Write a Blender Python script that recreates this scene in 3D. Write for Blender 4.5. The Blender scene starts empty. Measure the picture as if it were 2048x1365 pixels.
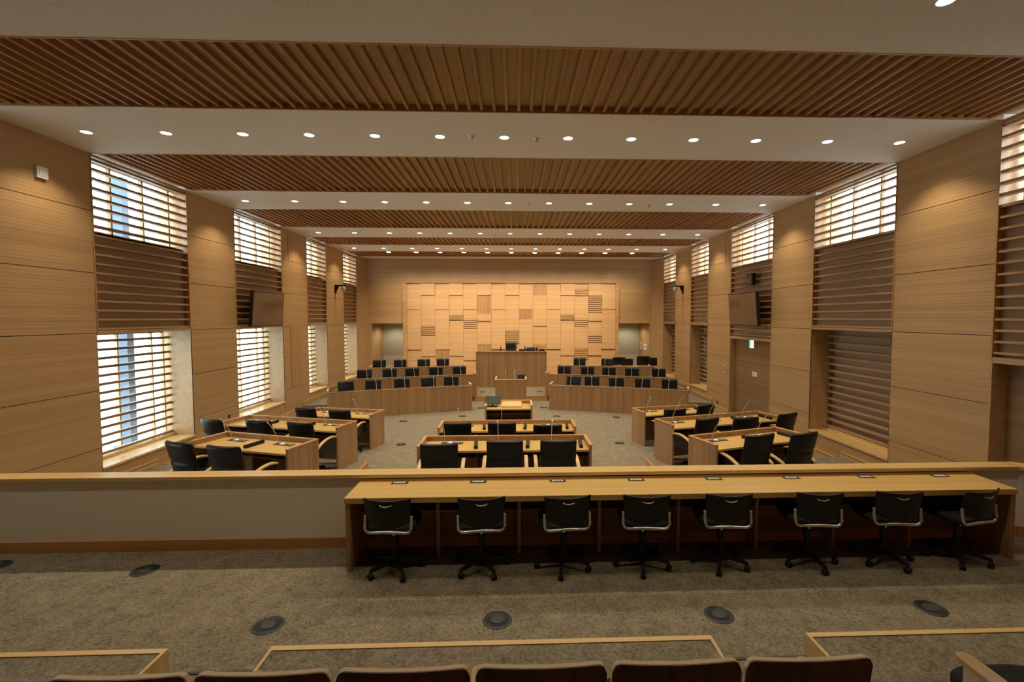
import bpy, math, random
from mathutils import Matrix, Vector
random.seed(7)
R = math.radians
scene = bpy.context.scene
col = scene.collection

# ------------------------------------------------------------------ camera
H = 2.90                      # eye height above the main chamber floor
yaw, pit, rol = -0.0359, -0.0484, -0.0006
def axes():
    c, s = math.cos(yaw), math.sin(yaw)
    right = Vector((c, s, 0)); fw0 = Vector((-s, c, 0)); z = Vector((0, 0, 1))
    c, s = math.cos(pit), math.sin(pit)
    fwd = fw0 * c + z * s; up = fw0 * -s + z * c
    c, s = math.cos(rol), math.sin(rol)
    return right * c + up * s, up * c - right * s, fwd
r_, u_, f_ = axes()
cd = bpy.data.cameras.new('camera'); cam = bpy.data.objects.new('camera', cd); col.objects.link(cam)
cd.sensor_width = 36; cd.lens = 955 / 2048 * 36; cd.shift_x = -(1064.95 - 1024) / 2048
cd.clip_start = 0.05; cd.clip_end = 300
m = Matrix.Identity(4)
for i in range(3): m[i][0] = r_[i]; m[i][1] = u_[i]; m[i][2] = -f_[i]
m[0][3], m[1][3], m[2][3] = 0, 0, H
cam.matrix_world = m
scene.camera = cam

# ------------------------------------------------------------------ world and exposure
w = bpy.data.worlds.new('overcast_sky'); scene.world = w; w.use_nodes = True
bg = w.node_tree.nodes['Background']; bg.inputs[0].default_value = (0.80, 0.90, 1.0, 1); bg.inputs[1].default_value = 14.0
scene.view_settings.view_transform = 'Standard'; scene.view_settings.look = 'None'
scene.view_settings.exposure = 0.0; scene.view_settings.gamma = 1.0
scene.view_settings.use_curve_mapping = False
LAMP_W = 120.0; LAMP_COL = (1.0, 0.84, 0.62)

# ------------------------------------------------------------------ materials
def new_mat(name):
    mt = bpy.data.materials.new(name); mt.use_nodes = True
    return mt, mt.node_tree, mt.node_tree.nodes['Principled BSDF']
def plain(name, c, rough=.5, metal=0., spec=.5):
    mt, nt, b = new_mat(name)
    b.inputs['Base Color'].default_value = (*c, 1); b.inputs['Roughness'].default_value = rough
    b.inputs['Metallic'].default_value = metal; b.inputs['Specular IOR Level'].default_value = spec
    return mt
def wood(name, c1, c2, axis='x', rough=.42, scale=1., perf=False, lines=0.):
    """fine straight-grained veneer; axis = the direction the grain runs"""
    mt, nt, b = new_mat(name); N = nt.nodes; L = nt.links
    tc = N.new('ShaderNodeTexCoord'); mp = N.new('ShaderNodeMapping')
    s = {'x': (.22, 26, 26), 'y': (26, .22, 26), 'z': (26, 26, .22)}[axis]
    mp.inputs['Scale'].default_value = [v * scale for v in s]
    L.new(tc.outputs['Object'], mp.inputs[0])
    n1 = N.new('ShaderNodeTexNoise'); n1.inputs['Scale'].default_value = 1.6; n1.inputs['Detail'].default_value = 5; n1.inputs['Roughness'].default_value = .6
    L.new(mp.outputs[0], n1.inputs['Vector'])
    n2 = N.new('ShaderNodeTexNoise'); n2.inputs['Scale'].default_value = .35; n2.inputs['Detail'].default_value = 2
    L.new(mp.outputs[0], n2.inputs['Vector'])
    mx = N.new('ShaderNodeMath'); mx.operation = 'ADD'; L.new(n1.outputs[0], mx.inputs[0]); L.new(n2.outputs[0], mx.inputs[1])
    cr = N.new('ShaderNodeValToRGB'); cr.color_ramp.elements[0].position = .75; cr.color_ramp.elements[1].position = 1.25 if False else 1.0
    mh = N.new('ShaderNodeMath'); mh.operation = 'MULTIPLY'; mh.inputs[1].default_value = .85; L.new(mx.outputs[0], mh.inputs[0])
    cr.color_ramp.elements[0].color = (*c1, 1); cr.color_ramp.elements[1].color = (*c2, 1)
    cr.color_ramp.elements[0].position = .70; cr.color_ramp.elements[1].position = 1.0
    L.new(mh.outputs[0], cr.inputs[0]); out = cr.outputs[0]
    if lines or perf:
        sep = N.new('ShaderNodeSeparateXYZ'); L.new(tc.outputs['Object'], sep.inputs[0])
        def groove(src, pitch, width):
            a = N.new('ShaderNodeMath'); a.operation = 'MODULO'; a.inputs[1].default_value = pitch
            o = N.new('ShaderNodeMath'); o.operation = 'ADD'; o.inputs[1].default_value = 50.0
            L.new(src, o.inputs[0]); L.new(o.outputs[0], a.inputs[0])
            g = N.new('ShaderNodeMath'); g.operation = 'LESS_THAN'; g.inputs[1].default_value = width; L.new(a.outputs[0], g.inputs[0])
            return g.outputs[0]
        gz = groove(sep.outputs[2], .05, .010)
        if perf:   # small holes: rows of dots in the upper panels only
            gy = groove(sep.outputs[1], .05, .016)
            k = N.new('ShaderNodeMath'); k.operation = 'MULTIPLY'; L.new(gz, k.inputs[0]); L.new(gy, k.inputs[1])
            up = N.new('ShaderNodeMath'); up.operation = 'GREATER_THAN'; up.inputs[1].default_value = 2.66; L.new(sep.outputs[2], up.inputs[0])
            k2 = N.new('ShaderNodeMath'); k2.operation = 'MULTIPLY'; L.new(k.outputs[0], k2.inputs[0]); L.new(up.outputs[0], k2.inputs[1])
            gm = N.new('ShaderNodeMath'); gm.operation = 'MULTIPLY_ADD'; gm.inputs[1].default_value = .30; L.new(gz, gm.inputs[0]); L.new(k2.outputs[0], gm.inputs[2])
            fac = gm.outputs[0]; amt = .42
        else:
            fac = gz; amt = lines
        f = N.new('ShaderNodeMath'); f.operation = 'MULTIPLY'; f.inputs[1].default_value = amt; L.new(fac, f.inputs[0])
        mixr = N.new('ShaderNodeMixRGB'); mixr.inputs[2].default_value = (c1[0] * .3, c1[1] * .25, c1[2] * .2, 1)
        L.new(f.outputs[0], mixr.inputs[0]); L.new(out, mixr.inputs[1]); out = mixr.outputs[0]
    L.new(out, b.inputs['Base Color'])
    b.inputs['Roughness'].default_value = rough
    bm = N.new('ShaderNodeBump'); bm.inputs['Strength'].default_value = .05; bm.inputs['Distance'].default_value = .01
    L.new(n1.outputs[0], bm.inputs['Height']); L.new(bm.outputs[0], b.inputs['Normal'])
    return mt
WL1, WL2 = (.42, .255, .108), (.50, .310, .138)
M = {}
M['wall_y'] = wood('maple_wall_panel', WL1, WL2, 'y', .38, perf=True)
M['wall_yl'] = wood('maple_wall_recess', WL1, WL2, 'y', .45)
M['wall_x'] = wood('maple_end_wall', WL1, WL2, 'x', .30, lines=.25)
M['relief'] = wood('maple_relief_block', (.52, .305, .135), (.60, .360, .165), 'x', .45, scale=.8)
M['relief_v'] = wood('maple_relief_upright', (.40, .215, .085), (.52, .300, .135), 'z', .45, scale=1.4)
M['frame'] = wood('orange_maple_trim', (.40, .19, .070), (.52, .26, .10), 'x', .4)
M['frame_y'] = wood('orange_maple_trim_along', (.40, .19, .070), (.52, .26, .10), 'y', .4)
M['hatch'] = wood('hatch_veneer', (.40, .225, .09), (.47, .27, .11), 'z', .45)
M['joint'] = plain('dark_joint_backing', (.07, .035, .014), .8)
M['slat_backlit'] = wood('window_louver_wood', (.24, .145, .075), (.30, .18, .095), 'y', .55)  # same louver wood, colour darkened so left-hand blades look backlit
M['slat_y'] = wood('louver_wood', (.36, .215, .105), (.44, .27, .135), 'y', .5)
M['infill'] = wood('brown_infill_board', (.34, .215, .110), (.40, .255, .135), 'y', .6)
M['blind'] = wood('greyed_shutter_board', (.40, .275, .165), (.46, .32, .20), 'y', .6)
M['batten'] = wood('ceiling_batten', (.30, .145, .052), (.40, .205, .080), 'y', .55)
M['batten_bed'] = wood('ceiling_backing_board', (.44, .33, .165), (.50, .38, .19), 'y', .7)
M['desk_v'] = wood('desk_panel_upright', (.30, .165, .068), (.42, .240, .108), 'z', .42, scale=1.2)
M['desk_top'] = wood('desk_worktop', (.55, .350, .105), (.64, .430, .145), 'x', .33)
M['cap'] = wood('partition_cap', (.60, .400, .150), (.70, .480, .200), 'x', .30)
M['desk_cap'] = wood('desk_edge_rail', (.42, .225, .085), (.54, .31, .13), 'x', .38)
M['arm'] = wood('armrest_wood', (.56, .35, .14), (.68, .45, .20), 'y', .35)
M['walnut'] = wood('walnut_plywood', (.12, .055, .032), (.19, .090, .052), 'z', .32)
M['walnut_edge'] = wood('plywood_edge', (.72, .54, .34), (.80, .62, .41), 'x', .4)
M['dark_under'] = wood('counter_underside', (.15, .075, .032), (.21, .11, .048), 'x', .6)
M['door'] = wood('door_veneer', (.20, .115, .048), (.27, .158, .070), 'y', .5)
M['white'] = plain('white_painted_board', (.74, .70, .62), .6)
M['leather'] = plain('black_leather', (.005, .0055, .007), .36, 0, .30)
M['blackplastic'] = plain('black_plastic', (.009, .009, .010), .42, 0, .35)
M['blacksoft'] = plain('black_fabric', (.011, .012, .015), .75, 0, .3)
M['silver'] = plain('silver_metal', (.62, .61, .60), .38, .75)
M['chrome'] = plain('polished_chrome', (.7, .7, .7), .12, 1.)
M['whiteplastic'] = plain('white_plastic', (.70, .69, .66), .4)
M['greyplate'] = plain('dark_grey_plate', (.055, .055, .050), .4, .3)
M['grate'] = plain('grey_green_grille', (.040, .048, .046), .5, .2)
M['grate_mid'] = plain('grille_centre_metal', (.05, .052, .046), .5, .4)
M['slot'] = plain('dark_slot', (.008, .008, .008), .8)
M['screen'] = plain('dark_glossy_screen', (.022, .014, .010), .10, 0, 1.0)
M['tabscreen'] = plain('grey_green_screen', (.045, .060, .052), .2, 0, .8)
M['alcove'] = plain('pale_grey_green_wall', (.46, .46, .37), .8)
M['alcove_low'] = plain('cream_lower_wall', (.66, .60, .47), .7)
M['mount'] = plain('matt_black_steel', (.012, .012, .012), .6, .4)
M['ext_dark'] = plain('slate_blue_cladding', (.055, .085, .125), .7)
M['ext_teal'] = plain('pale_teal_facade', (.42, .55, .55), .8)
M['ext_white'] = plain('white_outdoor_wall', (.85, .86, .86), .9)
M['ext_ground'] = plain('pale_paving', (.62, .66, .66), .9)

def ceiling_mat():
    mt, nt, b = new_mat('white_textured_ceiling'); N = nt.nodes; L = nt.links
    n = N.new('ShaderNodeTexNoise'); n.inputs['Scale'].default_value = 38; n.inputs['Detail'].default_value = 3
    tc = N.new('ShaderNodeTexCoord'); L.new(tc.outputs['Object'], n.inputs['Vector'])
    cr = N.new('ShaderNodeValToRGB'); cr.color_ramp.elements[0].position = .3; cr.color_ramp.elements[1].position = .62
    cr.color_ramp.elements[0].color = (.72, .705, .69, 1); cr.color_ramp.elements[1].color = (.82, .81, .80, 1)
    L.new(n.outputs[0], cr.inputs[0]); L.new(cr.outputs[0], b.inputs['Base Color'])
    b.inputs['Roughness'].default_value = .75
    bm = N.new('ShaderNodeBump'); bm.inputs['Strength'].default_value = .25; bm.inputs['Distance'].default_value = .01
    L.new(n.outputs[0], bm.inputs['Height']); L.new(bm.outputs[0], b.inputs['Normal'])
    return mt
M['ceiling'] = ceiling_mat()
def carpet_mat():
    mt, nt, b = new_mat('brown_loop_carpet'); N = nt.nodes; L = nt.links
    tc = N.new('ShaderNodeTexCoord')
    n = N.new('ShaderNodeTexNoise'); n.inputs['Scale'].default_value = 42; n.inputs['Detail'].default_value = 4; n.inputs['Roughness'].default_value = .7
    n2 = N.new('ShaderNodeTexNoise'); n2.inputs['Scale'].default_value = 7; n2.inputs['Detail'].default_value = 3
    L.new(tc.outputs['Object'], n.inputs['Vector']); L.new(tc.outputs['Object'], n2.inputs['Vector'])
    a = N.new('ShaderNodeMath'); a.operation = 'MULTIPLY_ADD'; a.inputs[1].default_value = .35; L.new(n2.outputs[0], a.inputs[0]); L.new(n.outputs[0], a.inputs[2])
    cr = N.new('ShaderNodeValToRGB'); cr.color_ramp.elements[0].position = .48; cr.color_ramp.elements[1].position = .86
    cr.color_ramp.elements[0].color = (.118, .097, .062, 1); cr.color_ramp.elements[1].color = (.315, .270, .190, 1)
    L.new(a.outputs[0], cr.inputs[0]); L.new(cr.outputs[0], b.inputs['Base Color'])
    b.inputs['Roughness'].default_value = .95; b.inputs['Specular IOR Level'].default_value = .1
    bm = N.new('ShaderNodeBump'); bm.inputs['Strength'].default_value = .5; bm.inputs['Distance'].default_value = .02
    L.new(n.outputs[0], bm.inputs['Height']); L.new(bm.outputs[0], b.inputs['Normal'])
    return mt
M['carpet'] = carpet_mat()
def glass_mat():
    mt = bpy.data.materials.new('clear_window_pane'); mt.use_nodes = True; nt = mt.node_tree; N = nt.nodes; L = nt.links
    N.remove(N['Principled BSDF']); t = N.new('ShaderNodeBsdfTransparent'); g = N.new('ShaderNodeBsdfGlossy'); mx = N.new('ShaderNodeMixShader')
    t.inputs[0].default_value = (.93, .97, .96, 1); g.inputs['Roughness'].default_value = .03; mx.inputs[0].default_value = .07
    L.new(t.outputs[0], mx.inputs[1]); L.new(g.outputs[0], mx.inputs[2]); L.new(mx.outputs[0], N['Material Output'].inputs[0])
    return mt
M['glass'] = glass_mat()
def emit(name, c, s):
    mt, nt, b = new_mat(name); b.inputs['Base Color'].default_value = (0, 0, 0, 1)
    b.inputs['Emission Color'].default_value = (*c, 1); b.inputs['Emission Strength'].default_value = s
    return mt
M['lens'] = emit('lit_lamp_lens', (1, .93, .80), 14)
M['exit_w'] = emit('lit_sign_white', (.80, 1, .92), 1.6)
M['exit_g'] = emit('lit_sign_green', (.02, .55, .25), 1.2)

# ------------------------------------------------------------------ mesh helpers
class MB:
    def __init__(s): s.v = []; s.f = []; s.sm = []
    def add(s, vs, fs, smooth=False, T=None):
        b = len(s.v)
        for p in vs:
            p = Vector(p)
            s.v.append(tuple(T @ p) if T is not None else tuple(p))
        for q in fs: s.f.append([b + i for i in q]); s.sm.append(smooth)
        return s
    def box(s, x0, x1, y0, y1, z0, z1, T=None):
        x0, x1 = min(x0, x1), max(x0, x1); y0, y1 = min(y0, y1), max(y0, y1); z0, z1 = min(z0, z1), max(z0, z1)
        vs = [(x0, y0, z0), (x1, y0, z0), (x1, y1, z0), (x0, y1, z0), (x0, y0, z1), (x1, y0, z1), (x1, y1, z1), (x0, y1, z1)]
        return s.add(vs, [(0, 3, 2, 1), (4, 5, 6, 7), (0, 1, 5, 4), (1, 2, 6, 5), (2, 3, 7, 6), (3, 0, 4, 7)], False, T)
    def prism(s, pts, z0, z1, T=None):
        n = len(pts); a = sum(pts[i][0] * pts[(i + 1) % n][1] - pts[(i + 1) % n][0] * pts[i][1] for i in range(n))
        if a < 0: pts = pts[::-1]
        vs = [(x, y, z0) for x, y in pts] + [(x, y, z1) for x, y in pts]
        fs = [tuple(range(n))[::-1], tuple(range(n, 2 * n))] + [(i, (i + 1) % n, n + (i + 1) % n, n + i) for i in range(n)]
        return s.add(vs, fs, False, T)
    def prismx(s, pts, x0, x1, T=None):
        """profile in (y,z) swept along x"""
        P = Matrix(((0, 0, 1, 0), (1, 0, 0, 0), (0, 1, 0, 0), (0, 0, 0, 1)))
        return s.prism(pts, x0, x1, (T @ P) if T is not None else P)
    def tube(s, path, r, n=8, T=None, caps=True):
        path = [Vector(p) for p in path]; rings = []
        for i, p in enumerate(path):
            d = (path[min(i + 1, len(path) - 1)] - path[max(i - 1, 0)]).normalized()
            a = Vector((0, 0, 1)) if abs(d.z) < .9 else Vector((1, 0, 0))
            u = d.cross(a).normalized(); v = d.cross(u).normalized()
            rr = r[i] if isinstance(r, (list, tuple)) else r
            rings.append([p + u * math.cos(2 * math.pi * k / n) * rr + v * math.sin(2 * math.pi * k / n) * rr for k in range(n)])
        vs = [q for g in rings for q in g]; fs = []
        for i in range(len(rings) - 1):
            for k in range(n): fs.append((i * n + k, i * n + (k + 1) % n, (i + 1) * n + (k + 1) % n, (i + 1) * n + k))
        s.add(vs, fs, True, T)
        if caps:
            s.add(rings[0], [tuple(range(n))], False, T); s.add(rings[-1], [tuple(range(n))], False, T)
        return s
    def lathe(s, prof, n=24, T=None, smooth=True):
        vs = []; fs = []
        for r, z in prof:
            for k in range(n): vs.append((r * math.cos(2 * math.pi * k / n), r * math.sin(2 * math.pi * k / n), z))
        for i in range(len(prof) - 1):
            for k in range(n): fs.append((i * n + k, i * n + (k + 1) % n, (i + 1) * n + (k + 1) % n, (i + 1) * n + k))
        s.add(vs, fs, smooth, T)
        s.add(vs[:n], [tuple(range(n))[::-1]], False, T); s.add(vs[-n:], [tuple(range(n))], False, T)
        return s
    def pad(s, rings, hw, ht, n=28, p=3.2, bow=0., T=None):
        """upholstered pad: rings (z, width scale, thickness scale, y offset) of superellipse sections"""
        vs = []; fs = []
        for z, sw, st, yo in rings:
            for k in range(n):
                a = 2 * math.pi * k / n; c, q = math.cos(a), math.sin(a)
                x = math.copysign(abs(c) ** (2 / p), c) * hw * sw; y = math.copysign(abs(q) ** (2 / p), q) * ht * st
                vs.append((x, y + yo + bow * (x / hw) ** 2, z))
        for i in range(len(rings) - 1):
            for k in range(n): fs.append((i * n + k, i * n + (k + 1) % n, (i + 1) * n + (k + 1) % n, (i + 1) * n + k))
        fs.append(tuple(range(n))[::-1]); fs.append(tuple(range(len(vs) - n, len(vs))))
        return s.add(vs, fs, True, T)
    def ribbon(s, path, wid, th, T=None):
        """flat bar of width wid (x) and thickness th along a path given in (y,z), centred on x0"""
        x0, pts = path; vs = []; fs = []
        for i, (y, z) in enumerate(pts):
            a = pts[max(i - 1, 0)]; b = pts[min(i + 1, len(pts) - 1)]
            d = Vector((b[0] - a[0], b[1] - a[1])).normalized(); nrm = Vector((-d.y, d.x)) * th / 2
            vs += [(x0 - wid / 2, y + nrm.x, z + nrm.y), (x0 + wid / 2, y + nrm.x, z + nrm.y), (x0 + wid / 2, y - nrm.x, z - nrm.y), (x0 - wid / 2, y - nrm.x, z - nrm.y)]
        for i in range(len(pts) - 1):
            for k in range(4): fs.append((4 * i + k, 4 * i + (k + 1) % 4, 4 * i + 4 + (k + 1) % 4, 4 * i + 4 + k))
        e = len(vs) - 4; fs += [(3, 2, 1, 0), (e, e + 1, e + 2, e + 3)]
        return s.add(vs, fs, False, T)
    def build(s, name, mat, parent=None, bevel=0., label=None):
        me = bpy.data.meshes.new(name); me.from_pydata(s.v, [], s.f); me.update()
        for p, sm in zip(me.polygons, s.sm): p.use_smooth = sm
        me.materials.append(M[mat] if isinstance(mat, str) else mat)
        o = bpy.data.objects.new(name, me); col.objects.link(o)
        if parent: o.parent = parent
        if bevel:
            b = o.modifiers.new('bevel', 'BEVEL'); b.width = bevel; b.segments = 2; b.limit_method = 'ANGLE'; b.angle_limit = R(40)
        if label: o['label'] = label
        return o
def tag(o, label=None, cat=None, group=None, kind=None):
    if label: o['label'] = label
    if cat: o['category'] = cat
    if group: o['group'] = group
    if kind: o['kind'] = kind
    return o
def thing(name, loc, rz, label, cat, group=None):
    o = bpy.data.objects.new(name, None); o.empty_display_size = .1; col.objects.link(o)
    o.location = loc; o.rotation_euler = (0, 0, rz)
    return tag(o, label, cat, group)
def dup(o, loc, rz, label, group=None):
    def cp(a, par):
        c = a.copy(); col.objects.link(c); c.parent = par
        for ch in kids.get(a.name, []): cp(ch, c)
        return c
    kids = {}
    def walk(a):
        kids[a.name] = [c for c in a.children]
        for c in a.children: walk(c)
    walk(o)
    c = cp(o, None); c.location = loc; c.rotation_euler = (0, 0, rz); c['label'] = label
    if group: c['group'] = group
    return c
class Proto:
    """first placement uses the built thing itself, later ones copies of it"""
    def __init__(s, make): s.make = make; s.o = None
    def put(s, loc, rz, label, group=None):
        if s.o is None:
            s.o = s.make(); s.o.location = loc; s.o.rotation_euler = (0, 0, rz); tag(s.o, label, None, group); return s.o
        return dup(s.o, loc, rz, label, group)
def structure(o): o['kind'] = 'structure'; return o
def RT(x, y, z=0, rz=0): return Matrix.Translation((x, y, z)) @ Matrix.Rotation(rz, 4, 'Z')

# ------------------------------------------------------------------ main dimensions (metres, main floor = 0)
XL, XR, C = -6.70, 6.41, 5.50
YB = 21.25                                    # end wall
GAL, TIER = .47, .77                          # gallery floor and first seating tier
PL1, PL2, PL3 = .32, .16, .32                 # member platforms, officers' platforms
AX = -.15                                     # axis of the room
BAYS = [(4.70, 6.20), (7.90, 10.12), (11.74, 14.05), (15.70, 17.28), (18.95, 20.50)]   # slatted bays
ZU, ZB, ZD, ZS = 4.29, 2.65, 2.32, .47        # bottom of upper window, bottom of slatted board, door head, sill
YG = -2.6                                     # rear of the gallery
PY0 = 5.02                                    # front face of the white partition

# ------------------------------------------------------------------ floor
f = MB()
f.box(XL - .62, XR + .62, PY0 + .06, 24, -.2, 0)
f.box(XL - .62, XR + .62, YG, PY0 + .06, -.2, GAL)
# seating tier with the two stair openings
for x0, x1 in ((XL - .62, -2.255), (-1.562, 1.284), (1.97, XR + .62)): f.box(x0, x1, YG, 3.03, GAL, TIER)
for x0, x1 in ((-2.255, -1.562), (1.284, 1.97)): f.box(x0, x1, YG, 3.03, GAL, GAL + .15)
# member platforms
f.box(-6.68, -2.84, PY0 + .2, 9.07, 0, PL2); f.box(2.555, 6.39, PY0 + .2, 9.09, 0, PL2)
f.box(-6.68, -2.84, PY0 + .2, 7.0, PL2, PL1); f.box(2.555, 6.39, PY0 + .2, 7.0, PL2, PL1)
f.box(AX - 1.22, AX + 1.22, PY0 + .2, 9.05, 0, PL2); f.box(AX - 1.22, AX + 1.22, PY0 + .2, 7.1, PL2, PL1)
structure(f.build('floor', 'carpet'))
# officers' platforms follow the curved benches
FR1 = [(1.21, 14.93), (2.45, 14.62), (3.75, 14.18), (5.20, 13.66)]
FR2 = [(1.19, 16.63), (2.55, 16.25), (3.85, 15.78), (5.15, 15.36)]
FR3 = [(1.75, 18.00), (2.70, 17.80), (3.85, 17.52), (5.10, 17.28)]
p2 = [(AX - 6.5, 15.0)] + [(AX - u, y + .02) for u, y in FR2[::-1]] + [(AX + u, y + .02) for u, y in FR2] + [(AX + 6.5, 15.0), (AX + 6.5, 23), (AX - 6.5, 23)]
g = MB(); g.prism(p2, 0, PL2)
for s in (-1, 1):
    q = [(AX + s * 1.55, 18.6), (AX + s * 1.25, 17.9), (AX + s * 1.75, 17.98)] + [(AX + s * u, y + .02) for u, y in FR3[1:]] + [(AX + s * 6.4, 17.05), (AX + s * 6.4, 21.2), (AX + s * 1.55, 21.2)]
    g.prism(q, PL2, PL3)
structure(g.build('floor', 'carpet'))
# wooden nosings and risers
tn = 1
def trim(mb, mat='frame', name=None):
    global tn
    o = structure(mb.build(name or 'trim_%d' % tn, mat)); tn += 1; return o
for x0, x1 in ((XL - .62, -2.255), (-1.562, 1.284), (1.97, XR + .62)):
    t = MB(); t.box(x0, x1, 3.03, 3.055, GAL, TIER + .006); t.box(x0, x1, 3.012, 3.03, TIER, TIER + .006)
    if x0 > XL - .6: t.box(x0 - .02, x0, YG, 3.055, GAL, TIER + .006)
    if x1 < XR + .6: t.box(x1, x1 + .02, YG, 3.055, GAL, TIER + .006)
    trim(t, 'cap')
for x0, x1 in ((-2.235, -1.582), (1.304, 1.95)):
    t = MB(); t.box(x0, x1, 3.022, 3.045, GAL + .13, GAL + .156); trim(t, 'grate_mid')
t = MB(); t.box(-2.84, -2.805, 7.0, 9.07, 0, PL2 + .006); t.box(-2.84, -2.805, PY0 + .2, 7.0, 0, PL1 + .006); trim(t, 'desk_cap')
t = MB(); t.box(2.52, 2.555, 7.0, 9.09, 0, PL2 + .006); t.box(2.52, 2.555, PY0 + .2, 7.0, 0, PL1 + .006); trim(t, 'desk_cap')
t = MB(); t.box(AX - 1.25, AX + 1.25, 16.59, 16.62, 0, PL2 + .006); trim(t, 'desk_cap')
for s in (-1, 1):
    t = MB(); a = Vector((AX + s * 1.25, 17.9)); b = Vector((AX + s * 1.75, 17.98)); 
    t.prism([(AX + s * 1.25, 17.88), (AX + s * 1.75, 17.96), (AX + s * 1.75, 17.99), (AX + s * 1.25, 17.91)], PL2, PL3 + .008)
    t.prism([(AX + s * 1.25, 17.88), (AX + s * 1.28, 17.88), (AX + s * 1.58, 18.6), (AX + s * 1.55, 18.6)], PL2, PL3 + .008)
    trim(t, 'cap')

# ------------------------------------------------------------------ ceiling: white plaster with sunk slatted bands
cl = MB()
edges = [YG] + [y for b in BAYS for y in b] + [23.5]
for i in range(0, len(edges), 2): cl.box(XL - .65, XR + .65, edges[i], edges[i + 1], C, C + .30)
cl.box(XL - .65, XR + .65, YG, 23.5, C + .26, C + .32)
ceil = structure(cl.build('ceiling', 'ceiling'))
for y0, y1 in BAYS:
    b = MB(); b.box(XL - .3, XR + .3, y0, y1, C + .08, C + .14); bed = b.build('backing_board', 'batten_bed', ceil)
    b = MB(); n = 85; pitch = .1545
    x = AX + .045 - 42 * pitch
    while x < XR - .03:
        if x > XL + .03: b.box(x - .019, x + .019, y0 + .02, y1 - .02, C + .012, C + .082)
        x += pitch
    b.build('slats', 'batten', ceil)
    b = MB(); b.box(XL, XR, y0, y0 + .025, C - .004, C + .10); b.box(XL, XR, y1 - .025, y1, C - .004, C + .10)
    b.build('edge_frame', 'frame', ceil)

# ------------------------------------------------------------------ side walls
def piers(side):
    wl = MB(); bk = MB(); X = XL if side < 0 else XR; o = side
    spans = []; prev = 2.0 if side > 0 else YG
    prev = YG
    for y0, y1 in BAYS: spans.append((prev, y0)); prev = y1
    spans.append((prev, YB + .6))
    seams = [0, .80, 1.73, 2.66, 3.62, 4.60, C]
    for i, (y0, y1) in enumerate(spans):
        last = i == len(spans) - 1
        if last: y1 = YB if True else y1
        bk.box(X + o * .014, X + o * .60, y0 + .004, y1 - .004, 0, C)              # dark backing behind the joints
        for a, b in zip(seams, seams[1:]):
            wl.box(X, X + o * .012, y0, y1, a + .005, b - .005)
        for ya, yb in ((y0, y0 + .006), (y1 - .006, y1)): wl.box(X, X + o * .60, ya, yb, 0, C)
    # wall under and outside of the bays
    for y0, y1 in BAYS: wl.box(X + o * .60, X + o * .66, y0, y1, 0, ZS)
    o_ = structure(wl.build('wall_left' if side < 0 else 'wall_right', 'wall_y')); bk.build('joint_backing', 'joint', o_)
    return o_
piers(-1); piers(1)

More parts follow.
